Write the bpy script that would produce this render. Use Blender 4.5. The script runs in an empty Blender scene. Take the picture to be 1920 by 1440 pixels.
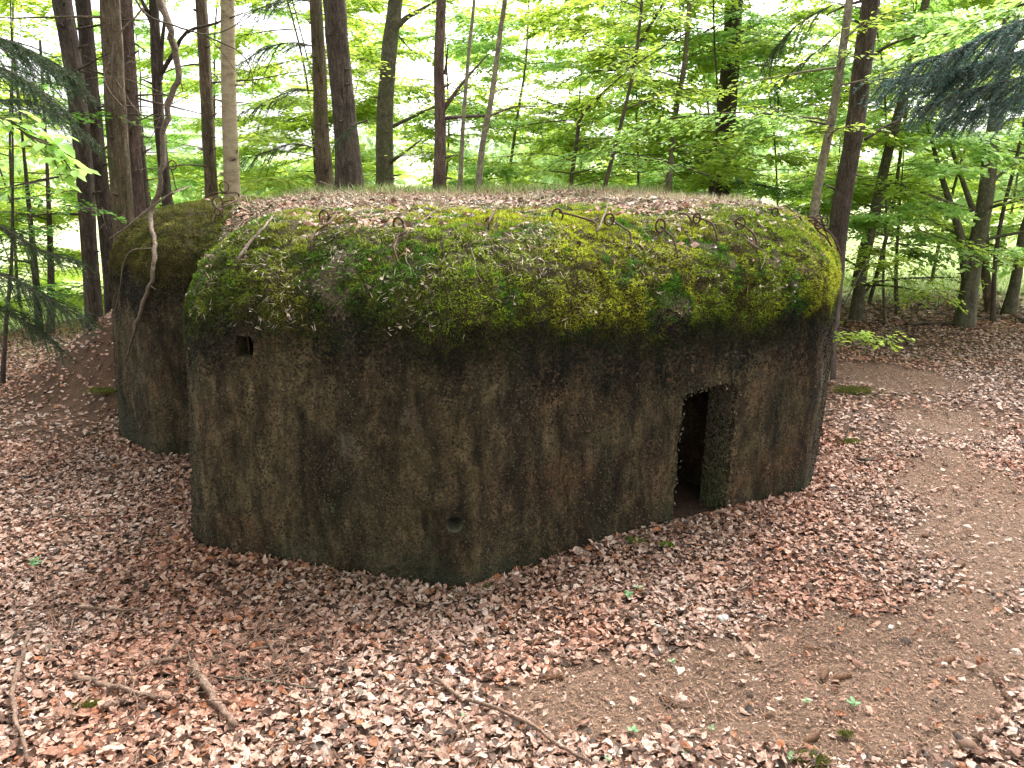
import bpy, bmesh, math, random
import numpy as np
from mathutils import Vector, Matrix, noise, geometry
from mathutils.bvhtree import BVHTree
rng = np.random.default_rng(7)
random.seed(7)
PI = math.pi
scene = bpy.context.scene

# ------------------------------------------------------------------ camera, sky, sun, exposure
CAM_Z, PITCH, FPX = 2.4, math.radians(15.6), 1450.0
cam_data = bpy.data.cameras.new("camera")
cam = bpy.data.objects.new("camera", cam_data)
scene.collection.objects.link(cam)
cam.location = (0, 0, CAM_Z)
cam.rotation_euler = (PI/2 - PITCH, 0, 0)
cam_data.sensor_width = 36.0
cam_data.lens = 36.0*FPX/1920.0
cam_data.clip_start = 0.05
cam_data.clip_end = 1500
scene.camera = cam

SUN_EL, SUN_AZ = math.radians(52), math.radians(35)     # azimuth clockwise from +Y (away from the camera), towards +X
world = bpy.data.worlds.new("World")
scene.world = world
world.use_nodes = True
wn, wl = world.node_tree.nodes, world.node_tree.links
wn.clear()
sky = wn.new("ShaderNodeTexSky"); sky.sky_type = 'NISHITA'; sky.sun_disc = False
sky.sun_elevation = SUN_EL; sky.sun_rotation = SUN_AZ
sky.air_density = 1.0; sky.dust_density = 4.0; sky.ozone_density = 1.0
hs = wn.new("ShaderNodeHueSaturation"); hs.inputs["Saturation"].default_value = 0.12
bg = wn.new("ShaderNodeBackground"); bg.inputs["Strength"].default_value = 0.13
wo = wn.new("ShaderNodeOutputWorld")
wl.new(sky.outputs[0], hs.inputs["Color"]); wl.new(hs.outputs[0], bg.inputs[0]); wl.new(bg.outputs[0], wo.inputs[0])
sd = bpy.data.lights.new("sun", 'SUN'); sd.energy = 1.0; sd.angle = math.radians(25); sd.color = (1.0, 0.96, 0.88)
sun = bpy.data.objects.new("sun", sd); scene.collection.objects.link(sun)
sdir = Vector((math.sin(SUN_AZ)*math.cos(SUN_EL), math.cos(SUN_AZ)*math.cos(SUN_EL), math.sin(SUN_EL)))
sun.rotation_euler = sdir.to_track_quat('Z', 'Y').to_euler()
scene.view_settings.view_transform = 'Standard'
scene.view_settings.look = 'None'
scene.view_settings.exposure = 2.42
scene.view_settings.gamma = 1.0
scene.view_settings.use_curve_mapping = False
scene.cycles.max_bounces = 6
scene.cycles.diffuse_bounces = 3
scene.cycles.transmission_bounces = 4
scene.cycles.transparent_max_bounces = 4

# ------------------------------------------------------------------ helpers
SP, CP = math.sin(PITCH), math.cos(PITCH)
def ray(u, v):
    x = (u-960)/FPX; y = (v-720)/FPX
    return Vector((x, CP - y*SP, -(SP + y*CP)))
def atY(u, v, Y):
    d = ray(u, v); t = Y/d.y
    return Vector((d.x*t, Y, CAM_Z + d.z*t))
def sstep(a, b, x):
    t = np.clip((x-a)/(b-a), 0, 1); return t*t*(3-2*t)
def wav(x, y, s, k=0):
    return (np.sin(x*s+1.3*k)*np.cos(y*s*1.17-.7*k) + .5*np.sin(x*s*2.3+y*s*1.1+k) + .3*np.cos(y*s*3.1-x*s*2.7+2*k))/1.8
def zg(x, y):
    x = np.asarray(x, float); y = np.asarray(y, float)
    z = .17*np.where(y < 4.2, np.log1p(np.exp(np.clip((3.9-y)*3, -30, 30)))/3, np.log1p(np.exp(np.clip((3.9-y)*3, -30, 30)))/3)
    dx = np.maximum(-2.2-x, 0)/4.0 + np.maximum(x-1.6, 0)/1.7
    dy = np.maximum(8.5-y, 0)/1.4 + np.maximum(y-9.8, 0)/3.0
    d = np.hypot(dx, dy)
    z = z + 2.1*(1-sstep(0, 1, d))
    z = z + .035*wav(x, y, 1.3) + .012*wav(x, y, 4.1, 2)
    far = np.maximum(y-13.5, 0)
    z = z - .25*sstep(0, 8, far) - .9*sstep(5.5, 14, -x)*sstep(8, 14, y)
    # banked leaves against the walls
    z = z + .05*np.exp(-((x-1.2)**2/1.2+(y-4.9)**2/.25)) + .01*np.exp(-((x+1.3)**2/.7+(y-4.25)**2/.1)) - .05*np.exp(-((x+.3)**2/.5+(y-4.0)**2/.3))
    r = np.hypot(x, y)
    z = z + np.where(r > 60, 6*sstep(60, 260, r)*(1+.4*wav(x, y, .013)), 0)
    return z
def nrm_g(x, y, e=.04):
    nx = -(zg(x+e, y)-zg(x-e, y))/(2*e); ny = -(zg(x, y+e)-zg(x, y-e))/(2*e)
    n = np.stack([nx, ny, np.ones_like(nx)], -1)
    return n/np.linalg.norm(n, axis=-1, keepdims=True)
def atG(u, v):
    d = ray(u, v); t = .5
    for i in range(4000):
        p = Vector((0, 0, CAM_Z)) + d*t
        h = p.z - float(zg(p.x, p.y))
        if h < .004: return p
        t += max(h*.6, .004)
        if t > 200: break
    return p

def link(o, parent=None):
    scene.collection.objects.link(o)
    if parent is not None: o.parent = parent
    return o
def mesh_np(name, V, F, mat, parent=None, smooth=False, col=None):
    """V (n,3); F list of (m,k) index arrays"""
    me = bpy.data.meshes.new(name)
    V = np.ascontiguousarray(V, dtype=np.float32)
    me.vertices.add(len(V)); me.vertices.foreach_set("co", V.ravel())
    F = [np.asarray(f, dtype=np.int32) for f in F if len(f)]
    li = np.concatenate([f.ravel() for f in F])
    tot = np.concatenate([np.full(len(f), f.shape[1], np.int32) for f in F])
    st = np.concatenate([[0], np.cumsum(tot)[:-1]]).astype(np.int32)
    me.loops.add(len(li)); me.loops.foreach_set("vertex_index", li)
    me.polygons.add(len(tot)); me.polygons.foreach_set("loop_start", st)
    if smooth: me.polygons.foreach_set("use_smooth", np.ones(len(tot), bool))
    if col is not None:
        a = me.color_attributes.new("tint", 'FLOAT_COLOR', 'POINT')
        c = np.ones((len(V), 4), np.float32); c[:, :3] = col
        a.data.foreach_set("color", c.ravel())
    me.update(calc_edges=True)
    me.validate()
    me.materials.append(mat)
    o = bpy.data.objects.new(name, me)
    return link(o, parent)
def thing(name, label, cat, loc=(0, 0, 0), group=None, kind=None):
    o = bpy.data.objects.new(name, None); scene.collection.objects.link(o)
    o.location = loc; o.empty_display_size = .1
    o["label"] = label; o["category"] = cat
    if group: o["group"] = group
    if kind: o["kind"] = kind
    return o
def tag(o, label=None, cat=None, group=None, kind=None):
    if label: o["label"] = label
    if cat: o["category"] = cat
    if group: o["group"] = group
    if kind: o["kind"] = kind
    return o

class MB:
    def __init__(s): s.V = []; s.F = {}; s.n = 0; s.C = []
    def add(s, V, *Fs, col=None):
        V = np.asarray(V, float)
        for F in Fs:
            F = np.asarray(F, int); s.F.setdefault(F.shape[1], []).append(F+s.n)
        s.V.append(V); s.n += len(V)
        if col is not None: s.C.append(np.broadcast_to(col, (len(V), 3)))
    def build(s, name, mat, parent=None, smooth=False, base=None):
        V = np.concatenate(s.V)
        if base is not None: V = V-np.array(base)
        return mesh_np(name, V, [np.concatenate(f) for f in s.F.values()], mat, parent, smooth,
                       np.concatenate(s.C) if s.C else None)

def frames(P):
    P = np.asarray(P, float)
    T = np.gradient(P, axis=0); T /= np.linalg.norm(T, axis=1, keepdims=True)+1e-9
    N = np.zeros_like(P)
    a = np.array([1., 0, 0]) if abs(T[0, 0]) < .8 else np.array([0, 1., 0])
    n = np.cross(T[0], a); n /= np.linalg.norm(n)
    for i in range(len(P)):
        n = n - T[i]*np.dot(n, T[i]); n /= np.linalg.norm(n)+1e-9; N[i] = n
    return T, N, np.cross(T, N)
def tube(P, R, segs=8, rough=0., cap=True, ridges=0, seed=0):
    P = np.asarray(P, float); n = len(P); R = np.broadcast_to(np.asarray(R, float), (n,))
    T, N, B = frames(P)
    a = np.linspace(0, 2*PI, segs, endpoint=False)
    rr = R[:, None]*np.ones((1, segs))
    if rough:
        k = np.random.default_rng(seed)
        rr = rr*(1+rough*k.uniform(-1, 1, (n, segs)))
    if ridges:
        L = np.arange(n)[:, None]*.35
        rr = rr*(1+.07*np.sin(a[None]*ridges+np.sin(L+seed)*1.2+seed)+.05*np.sin(a[None]*2+L*.3+seed))
    V = P[:, None]+rr[..., None]*(np.cos(a)[None, :, None]*N[:, None]+np.sin(a)[None, :, None]*B[:, None])
    V = V.reshape(-1, 3)
    i = np.arange(n-1)[:, None]*segs; j = np.arange(segs)[None]; j2 = (j+1) % segs
    Q = np.stack([i+j, i+j2, i+segs+j2, i+segs+j], -1).reshape(-1, 4)
    if not cap: return V, [Q]
    c0, c1 = len(V), len(V)+1
    V = np.vstack([V, P[0], P[-1]])
    jj = np.arange(segs); e = (n-1)*segs
    Tr = np.vstack([np.stack([np.full(segs, c0), (jj+1) % segs, jj], -1), np.stack([np.full(segs, c1), e+jj, e+(jj+1) % segs], -1)])
    return V, [Q, Tr]
def smooth_path(P, n):
    P = np.asarray([tuple(p) for p in P], float)
    if len(P) == 2: return P[0]+(P[1]-P[0])*np.linspace(0, 1, n)[:, None]
    d = np.concatenate([[0], np.cumsum(np.linalg.norm(np.diff(P, axis=0), axis=1))])
    t = np.linspace(0, d[-1], n)
    Q = np.vstack([2*P[0]-P[1], P, 2*P[-1]-P[-2]])
    out = []
    for tt in t:
        i = min(np.searchsorted(d, tt, side='right')-1, len(P)-2)
        s = (tt-d[i])/(d[i+1]-d[i]+1e-9)
        p0, p1, p2, p3 = Q[i], Q[i+1], Q[i+2], Q[i+3]
        out.append(.5*((2*p1)+(-p0+p2)*s+(2*p0-5*p1+4*p2-p3)*s*s+(-p0+3*p1-3*p2+p3)*s**3))
    return np.array(out)
def rotm(ax, ang):
    """axis (N,3), angle (N,) -> (N,3,3)"""
    ax = ax/(np.linalg.norm(ax, axis=1, keepdims=True)+1e-9)
    c, s = np.cos(ang), np.sin(ang); x, y, z = ax.T; C = 1-c
    return np.stack([np.stack([c+x*x*C, x*y*C-z*s, x*z*C+y*s], -1), np.stack([y*x*C+z*s, c+y*y*C, y*z*C-x*s], -1),
                     np.stack([z*x*C-y*s, z*y*C+x*s, c+z*z*C], -1)], 1)
def basis(D, Nn):
    """x axis along D, z near Nn"""
    X = D/(np.linalg.norm(D, axis=1, keepdims=True)+1e-9)
    Z = Nn-X*np.sum(Nn*X, 1, keepdims=True); Z /= np.linalg.norm(Z, axis=1, keepdims=True)+1e-9
    Y = np.cross(Z, X)
    return np.stack([X, Y, Z], 2)      # columns
def stamp(mb, tV, tF, pos, M, sc, col=None):
    """copies of a template joined into one mesh builder"""
    n = len(pos)
    V = np.einsum('nij,kj->nki', M, tV)*np.asarray(sc).reshape(n, 1, -1)+pos[:, None]
    k = len(tV)
    F = (np.asarray(tF)[None]+(np.arange(n)*k)[:, None, None]).reshape(-1, len(tF[0]))
    c = None if col is None else np.repeat(col, k, axis=0)
    mb.V.append(V.reshape(-1, 3)); mb.F.setdefault(F.shape[1], []).append(F+mb.n); mb.n += n*k
    if c is not None: mb.C.append(c)

# ------------------------------------------------------------------ materials
def mat(name):
    m = bpy.data.materials.new(name); m.use_nodes = True
    nt = m.node_tree; nt.nodes.clear()
    out = nt.nodes.new("ShaderNodeOutputMaterial")
    b = nt.nodes.new("ShaderNodeBsdfPrincipled"); nt.links.new(b.outputs[0], out.inputs[0])
    b.inputs["Roughness"].default_value = .85
    b.inputs["Specular IOR Level"].default_value = .25
    return m, nt, b, out
def nd(nt, t, **kw):
    n = nt.nodes.new(t)
    for k, v in kw.items():
        if k.startswith("i_"):
            n.inputs[k[2:].replace("_", " ")].default_value = v
        else: setattr(n, k, v)
    return n
def ramp(nt, stops, fac=None, interp='LINEAR'):
    r = nt.nodes.new("ShaderNodeValToRGB"); e = r.color_ramp.elements; r.color_ramp.interpolation = interp
    while len(e) > 1: e.remove(e[-1])
    e[0].position = stops[0][0]; e[0].color = (*stops[0][1], 1)
    for p, c in stops[1:]:
        q = e.new(p); q.color = (*c, 1)
    if fac is not None: nt.links.new(fac, r.inputs[0])
    return r
def grey(a): return (a, a, a)
def tex(nt, scale, detail=4, rough=.55, dist=0., vec=None, kind="ShaderNodeTexNoise"):
    n = nt.nodes.new(kind); n.inputs["Scale"].default_value = scale
    if kind == "ShaderNodeTexNoise":
        n.inputs["Detail"].default_value = detail; n.inputs["Roughness"].default_value = rough; n.inputs["Distortion"].default_value = dist
    if vec is not None: nt.links.new(vec, n.inputs["Vector"])
    return n
def coords(nt, scale=(1, 1, 1), which="Object"):
    c = nt.nodes.new("ShaderNodeTexCoord"); mp = nt.nodes.new("ShaderNodeMapping"); mp.inputs["Scale"].default_value = scale
    nt.links.new(c.outputs[which], mp.inputs[0]); return mp.outputs[0]
def mix(nt, fac, a, b, blend='MIX'):
    m = nt.nodes.new("ShaderNodeMix"); m.data_type = 'RGBA'; m.blend_type = blend
    for s, v in ((m.inputs[0], fac), (m.inputs[6], a), (m.inputs[7], b)):
        if isinstance(v, (int, float)): s.default_value = v
        elif isinstance(v, tuple): s.default_value = (*v, 1)
        else: nt.links.new(v, s)
    return m.outputs[2]
def bump(nt, b, h, strength, dist):
    n = nt.nodes.new("ShaderNodeBump"); n.inputs["Strength"].default_value = strength; n.inputs["Distance"].default_value = dist
    nt.links.new(h, n.inputs["Height"]); nt.links.new(n.outputs[0], b.inputs["Normal"]); return n
def math_(nt, op, a, b=None, clamp=False):
    m = nt.nodes.new("ShaderNodeMath"); m.operation = op; m.use_clamp = clamp
    for s, v in zip(m.inputs, (a, b)):
        if v is None: continue
        if isinstance(v, (int, float)): s.default_value = v
        else: nt.links.new(v, s)
    return m.outputs[0]

def make_concrete():
    m, nt, b, out = mat("weathered_concrete")
    v = coords(nt); vs = coords(nt, (1, 1, .28))
    big = tex(nt, 1.6, 5, .6, .4, v); med = tex(nt, 11, 7, .72, .5, coords(nt, (1, 1, .42))); fine = tex(nt, 55, 5, .7, 0, v)
    streak = tex(nt, 5.0, 5, .6, .6, vs)
    vor = tex(nt, 70, vec=v, kind="ShaderNodeTexVoronoi"); vor.feature = 'F1'
    base = ramp(nt, [(.28, (.014, .011, .007)), (.42, (.050, .038, .022)), (.54, (.096, .073, .044)), (.70, (.17, .132, .088))], med.outputs[0])
    hue = ramp(nt, [(.30, (.66, .66, .58)), (.45, (.95, .93, .78)), (.55, (.96, .90, .78)), (.66, (1.12, .86, .72)), (.8, (1.0, 1.0, 1.0))], big.outputs[0])
    c = mix(nt, 1.0, base.outputs[0], hue.outputs[0], 'MULTIPLY')
    stk = ramp(nt, [(.38, grey(.16)), (.52, grey(1.0)), (.8, grey(1.5))], streak.outputs[0])
    c = mix(nt, .85, c, stk.outputs[0], 'MULTIPLY')
    speck = ramp(nt, [(.30, grey(.30)), (.5, grey(.95)), (.68, grey(1.5)), (.8, grey(2.6))], fine.outputs[0])
    c = mix(nt, .9, c, speck.outputs[0], 'MULTIPLY')
    # pale lime bloom patches
    pl = tex(nt, 3.1, 6, .7, .2, v); plr = ramp(nt, [(.60, grey(0)), (.74, grey(.5))], pl.outputs[0])
    c = mix(nt, plr.outputs[0], c, (.16, .14, .11))
    geo = nt.nodes.new("ShaderNodeNewGeometry"); sx = nt.nodes.new("ShaderNodeSeparateXYZ"); nt.links.new(geo.outputs["Position"], sx.inputs[0])
    # wet black band of dead moss under the shoulder, uneven
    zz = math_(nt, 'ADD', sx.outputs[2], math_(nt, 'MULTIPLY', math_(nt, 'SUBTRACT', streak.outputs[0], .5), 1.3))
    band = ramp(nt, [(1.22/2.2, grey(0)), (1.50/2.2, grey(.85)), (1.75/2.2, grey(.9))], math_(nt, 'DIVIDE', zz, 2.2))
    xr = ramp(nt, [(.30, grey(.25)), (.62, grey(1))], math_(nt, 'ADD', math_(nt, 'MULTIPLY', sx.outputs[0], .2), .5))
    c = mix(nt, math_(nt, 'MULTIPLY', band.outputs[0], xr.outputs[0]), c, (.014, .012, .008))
    # faint board marks of the shuttering
    fr = math_(nt, 'FRACT', math_(nt, 'ADD', math_(nt, 'MULTIPLY', sx.outputs[0], 6.3), math_(nt, 'MULTIPLY', big.outputs[0], .25)))
    ln = ramp(nt, [(0, grey(.62)), (.05, grey(1)), (.95, grey(1)), (1, grey(.62))], fr)
    c = mix(nt, .55, c, ln.outputs[0], 'MULTIPLY')
    # damp foot of the wall
    ft = ramp(nt, [(0, grey(.45)), (.16, grey(1))], math_(nt, 'ADD', sx.outputs[2], math_(nt, 'MULTIPLY', math_(nt, 'SUBTRACT', med.outputs[0], .5), .5)))
    c = mix(nt, 1, c, ft.outputs[0], 'MULTIPLY')
    # green algae low down
    zl = math_(nt, 'ADD', sx.outputs[2], math_(nt, 'MULTIPLY', math_(nt, 'SUBTRACT', big.outputs[0], .5), 2.4))
    alg = ramp(nt, [(.0, grey(.55)), (.30, grey(0))], zl)
    c = mix(nt, alg.outputs[0], c, (.034, .040, .022))
    nt.links.new(c, b.inputs["Base Color"])
    b.inputs["Roughness"].default_value = .9
    h = math_(nt, 'ADD', math_(nt, 'MULTIPLY', fine.outputs[0], .7), math_(nt, 'MULTIPLY', vor.outputs["Distance"], .5))
    h = math_(nt, 'ADD', h, math_(nt, 'MULTIPLY', med.outputs[0], .9))
    bump(nt, b, h, .9, .012)
    return m
def make_bark(name, stops, scale=(1, 1, .16), s=22, strength=1.0, moss=0.0, mossc=(.06, .08, .02)):
    m, nt, b, out = mat(name)
    v = coords(nt, scale)
    n1 = tex(nt, s*2.4, 6, .7, 1.0, v); n2 = tex(nt, s*.25, 4, .6, 0, coords(nt)); n3 = tex(nt, s*4, 3, .6, 0, coords(nt))
    c = ramp(nt, stops, n1.outputs[0]).outputs[0]
    sh = ramp(nt, [(.3, grey(.7)), (.7, grey(1.3))], n2.outputs[0])
    c = mix(nt, 1, c, sh.outputs[0], 'MULTIPLY')
    sp = ramp(nt, [(.35, grey(.7)), (.65, grey(1.25))], n3.outputs[0])
    c = mix(nt, 1, c, sp.outputs[0], 'MULTIPLY')
    if moss:
        mm = tex(nt, 2.2, 5, .65, 0, coords(nt)); mr = ramp(nt, [(.62-moss, grey(0)), (.74-moss, grey(.8))], mm.outputs[0])
        c = mix(nt, mr.outputs[0], c, mossc)
    nt.links.new(c, b.inputs["Base Color"]); b.inputs["Roughness"].default_value = .9
    lc = tex(nt, 7, 6, .75, .3, coords(nt)); lr = ramp(nt, [(.56, grey(0)), (.66, grey(.45))], lc.outputs[0]); c = mix(nt, lr.outputs[0], c, (.15, .15, .11)); nt.links.new(c, b.inputs["Base Color"])
    bump(nt, b, n1.outputs[0], strength, .03)
    return m
def make_birch():
    m, nt, b, out = mat("pale_smooth_bark")
    v = coords(nt, (1, 1, 2.6))
    n1 = tex(nt, 5.5, 4, .6, .4, v)
    spots = ramp(nt, [(.31, (.03, .022, .016)), (.345, (.24, .18, .11)), (.5, (.34, .27, .175)), (.75, (.44, .36, .25))], n1.outputs[0])
    n2 = tex(nt, 60, 3, .6, 0, coords(nt)); sp = ramp(nt, [(.3, grey(.75)), (.7, grey(1.2))], n2.outputs[0])
    c = mix(nt, 1, spots.outputs[0], sp.outputs[0], 'MULTIPLY')
    nt.links.new(c, b.inputs["Base Color"]); b.inputs["Roughness"].default_value = .7
    bump(nt, b, n1.outputs[0], .5, .008); return m
def make_leafmat(name, stops, trans=(.30, .55, .05), tf=.5, rnd="island", rough=.5):
    m, nt, b, out = mat(name)
    if rnd == "island": r = nt.nodes.new("ShaderNodeNewGeometry").outputs["Random Per Island"]
    else: r = nt.nodes.new("ShaderNodeObjectInfo").outputs["Random"]
    c = ramp(nt, stops, r)
    nt.links.new(c.outputs[0], b.inputs["Base Color"]); b.inputs["Roughness"].default_value = rough
    if tf:
        t = nt.nodes.new("ShaderNodeBsdfTranslucent")
        tc = mix(nt, .55, c.outputs[0], trans)
        nt.links.new(tc, t.inputs[0])
        mx = nt.nodes.new("ShaderNodeMixShader"); mx.inputs[0].default_value = tf
        nt.links.new(b.outputs[0], mx.inputs[1]); nt.links.new(t.outputs[0], mx.inputs[2]); nt.links.new(mx.outputs[0], out.inputs[0])
    return m
DEAD = [(0, (.035, .022, .016)), (.10, (.10, .054, .038)), (.20, (.22, .112, .078)), (.40, (.35, .198, .143)), (.58, (.43, .272, .210)),
        (.76, (.48, .335, .275)), (.89, (.53, .405, .345)), (.935, (.58, .48, .42)), (.95, (.36, .15, .065)), (1, (.22, .085, .04))]
def make_dead(name, rnd):
    m, nt, b, out = mat(name)
    g = nt.nodes.new("ShaderNodeNewGeometry")
    r = g.outputs["Random Per Island"] if rnd == "island" else nt.nodes.new("ShaderNodeObjectInfo").outputs["Random"]
    c = ramp(nt, DEAD, r).outputs[0]
    n = nt.nodes.new("ShaderNodeTexNoise"); n.inputs["Scale"].default_value = 95; n.inputs["Detail"].default_value = 5; n.inputs["Roughness"].default_value = .7
    nt.links.new(g.outputs["Position"], n.inputs["Vector"])
    nr = ramp(nt, [(.32, grey(.38)), (.5, grey(.95)), (.68, grey(1.5))], n.outputs[0]); c = mix(nt, .9, c, nr.outputs[0], 'MULTIPLY')
    # redder, fresher leaves drift against the bunker
    big = nt.nodes.new("ShaderNodeTexNoise"); big.inputs["Scale"].default_value = .8; nt.links.new(g.outputs["Position"], big.inputs["Vector"])
    br = ramp(nt, [(.46, grey(0)), (.62, grey(.55))], big.outputs[0])
    c = mix(nt, br.outputs[0], c, (1.0, .66, .50), 'MULTIPLY')
    nt.links.new(c, b.inputs["Base Color"]); b.inputs["Roughness"].default_value = .6; b.inputs["Specular IOR Level"].default_value = .35
    bump(nt, b, n.outputs[0], .8, .006)
    t = nt.nodes.new("ShaderNodeBsdfTranslucent"); nt.links.new(c, t.inputs[0])
    mx = nt.nodes.new("ShaderNodeMixShader"); mx.inputs[0].default_value = .12
    nt.links.new(b.outputs[0], mx.inputs[1]); nt.links.new(t.outputs[0], mx.inputs[2]); nt.links.new(mx.outputs[0], out.inputs[0])
    return m
def make_tint(name, rough=.8, trans=.25):
    m, nt, b, out = mat(name)
    a = nt.nodes.new("ShaderNodeAttribute"); a.attribute_name = "tint"
    nt.links.new(a.outputs["Color"], b.inputs["Base Color"]); b.inputs["Roughness"].default_value = rough
    if trans:
        t = nt.nodes.new("ShaderNodeBsdfTranslucent"); nt.links.new(a.outputs["Color"], t.inputs[0])
        mx = nt.nodes.new("ShaderNodeMixShader"); mx.inputs[0].default_value = trans
        nt.links.new(b.outputs[0], mx.inputs[1]); nt.links.new(t.outputs[0], mx.inputs[2]); nt.links.new(mx.outputs[0], out.inputs[0])
    return m
def make_simple(name, c1, c2, s=30, rough=.85, bs=.4, bd=.005):
    m, nt, b, out = mat(name)
    n = tex(nt, s, 5, .6, 0, coords(nt)); r = ramp(nt, [(.3, c1), (.7, c2)], n.outputs[0])
    nt.links.new(r.outputs[0], b.inputs["Base Color"]); b.inputs["Roughness"].default_value = rough
    bump(nt, b, n.outputs[0], bs, bd); return m
def make_ground():
    m, nt, b, out = mat("forest_floor")
    a = nt.nodes.new("ShaderNodeAttribute"); a.attribute_name = "tint"
    v = coords(nt)
    n1 = tex(nt, 90, 5, .75, .5, v); n2 = tex(nt, 12, 5, .65, 0, v); n3 = tex(nt, 260, 3, .6, 0, v)
    r1 = ramp(nt, [(.34, grey(.22)), (.5, grey(.85)), (.62, grey(1.6)), (.72, grey(2.4))], n1.outputs[0])
    c = mix(nt, .85, a.outputs["Color"], r1.outputs[0], 'MULTIPLY')
    r2 = ramp(nt, [(.3, grey(.72)), (.7, grey(1.25))], n2.outputs[0]); c = mix(nt, 1, c, r2.outputs[0], 'MULTIPLY')
    nt.links.new(c, b.inputs["Base Color"]); b.inputs["Roughness"].default_value = .95
    h = math_(nt, 'ADD', n1.outputs[0], math_(nt, 'MULTIPLY', n3.outputs[0], .4))
    bump(nt, b, h, .8, .012)
    return m
M = {}
M['concrete'] = make_concrete()
M['bark_dark'] = make_bark("dark_ridged_bark", [(.3, (.022, .016, .013)), (.5, (.075, .055, .043)), (.7, (.15, .115, .09))], s=16, strength=1)
M['bark_brown'] = make_bark("brown_ridged_bark", [(.3, (.03, .022, .014)), (.5, (.12, .085, .055)), (.7, (.21, .16, .105))], s=14, moss=.10)
M['bark_red'] = make_bark("reddish_bark", [(.3, (.04, .024, .018)), (.5, (.13, .085, .068)), (.7, (.22, .155, .13))], s=18)
M['bark_beech'] = make_bark("grey_green_beech_bark", [(.3, (.05, .045, .03)), (.5, (.10, .09, .058)), (.7, (.16, .145, .10))], scale=(1, 1, .5), s=9, strength=.4, moss=.12, mossc=(.055, .065, .02))
M['bark_pale'] = make_bark("pale_young_bark", [(.3, (.11, .09, .06)), (.5, (.20, .17, .12)), (.7, (.30, .26, .19))], scale=(1, 1, .7), s=8, strength=.4)
M['bark_twig'] = make_bark("thin_twig_bark", [(.3, (.04, .03, .022)), (.6, (.10, .08, .055)), (.8, (.16, .13, .10))], s=30, strength=.4)
M['birch'] = make_birch()
M['deadwood'] = make_bark("bleached_dead_wood", [(.3, (.06, .042, .032)), (.5, (.17, .125, .095)), (.7, (.32, .26, .20))], scale=(1, 1, 1), s=20, strength=.6)
M['stick'] = make_bark("brown_fallen_wood", [(.3, (.08, .048, .035)), (.5, (.21, .13, .095)), (.7, (.36, .25, .19))], scale=(1, 1, 1), s=30, strength=.6)
M['leaf_beech'] = make_leafmat("fresh_beech_leaf", [(0, (.15, .28, .022)), (.4, (.24, .39, .035)), (.75, (.34, .47, .05)), (1, (.45, .55, .10))], (.74, .90, .14), .6)
M['leaf_pale'] = make_leafmat("pale_fresh_leaf", [(0, (.17, .36, .06)), (.5, (.28, .47, .10)), (1, (.42, .60, .20))], (.55, .82, .18), .55)
M['leaf_mid'] = make_leafmat("mid_green_leaf", [(0, (.04, .13, .015)), (.5, (.08, .20, .025)), (1, (.13, .28, .04))], (.22, .46, .05), .45)
M['needle'] = make_leafmat("green_needle", [(0, (.018, .045, .018)), (.6, (.035, .085, .032)), (1, (.06, .13, .045))], (.06, .12, .03), .2)
M['needle_blue'] = make_leafmat("blue_green_needle", [(0, (.03, .075, .062)), (.6, (.075, .155, .13)), (1, (.17, .29, .26))], (.12, .22, .17), .25)
M['dead_island'] = make_dead("fallen_leaf_litter", "island")
M['dead_obj'] = make_dead("fallen_leaf_single", "object")
M['moss'] = make_tint("moss_strand", .85, .3)
M['grass'] = make_tint("grass_blade", .7, .35)
M['ground'] = make_ground()
M['iron'] = make_simple("rusted_iron", (.025, .016, .013), (.13, .065, .042), 70, .8, .5, .002)
M['stone_white'] = make_simple("pale_stone", (.45, .43, .40), (.72, .71, .68), 25, .8)
M['stone_brown'] = make_simple("brown_stone", (.11, .06, .042), (.20, .12, .085), 30, .8)
M['cone'] = make_simple("spruce_cone_scale", (.13, .065, .038), (.30, .17, .105), 60, .7)
M['seedling'] = make_leafmat("seedling_leaf", [(0, (.10, .24, .09)), (1, (.24, .38, .20))], (.2, .4, .12), .25, "object")
M['far_leaf'] = make_leafmat("far_tree_leaf", [(0, (.14, .24, .08)), (.5, (.20, .32, .10)), (1, (.30, .40, .16))], (.4, .55, .2), .45)
M['dark_int'] = M['concrete']

# ------------------------------------------------------------------ ground sheet
def bare(x, y):
    """1 where the path is trodden bare, 0 under full leaf cover"""
    x = np.asarray(x, float); y = np.asarray(y, float)
    def el(cx, cy, a, b, rot=0):
        c, s = math.cos(rot), math.sin(rot); dx, dy = x-cx, y-cy
        X = (dx*c+dy*s)/a; Y = (-dx*s+dy*c)/b
        return np.exp(-(X*X+Y*Y)*1.3)
    B = el(*BP[0])*1.15+el(*BP[1])*1.25+el(*BP[2])*1.1+el(*BP[3])+el(*BP[4])+el(*BP[5])*.9+el(*BP[6])*.9+el(*BP[7])+el(*BP[8])*.9+el(*BP[9])*.9
    B = B+.22*wav(x, y, 3.3, 1)+.12*wav(x, y, 9, 4)
    return sstep(.20, .78, B)
def g2(u, v):
    p = atG(u, v); return p.x, p.y
BP = []
for (u, v, a, b, r) in [(1330, 1290, .75, .42, .1), (1680, 1330, .65, .40, .3), (1560, 1210, .65, .35, .25), (1860, 1010, .85, .8, 1.0),
                        (1700, 715, .9, .6, -.3), (1600, 690, .8, .35, 0), (1060, 1330, .40, .25, .1), (1850, 1180, .6, .5, .8), (1800, 890, .8, .6, 1.4), (1760, 790, .7, .7, 1.2)]:
    x, y = g2(u, v); BP.append((x, y, a, b, r))
def axis(lo, a, b, hi, step):
    core = np.arange(a, b+1e-6, step); L = []; s = step; p = b
    while p < hi: s *= 1.16; p += s; L.append(p)
    R = []; s = step; p = a
    while p > lo: s *= 1.16; p -= s; R.append(p)
    return np.concatenate([R[::-1], core, L])
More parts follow.
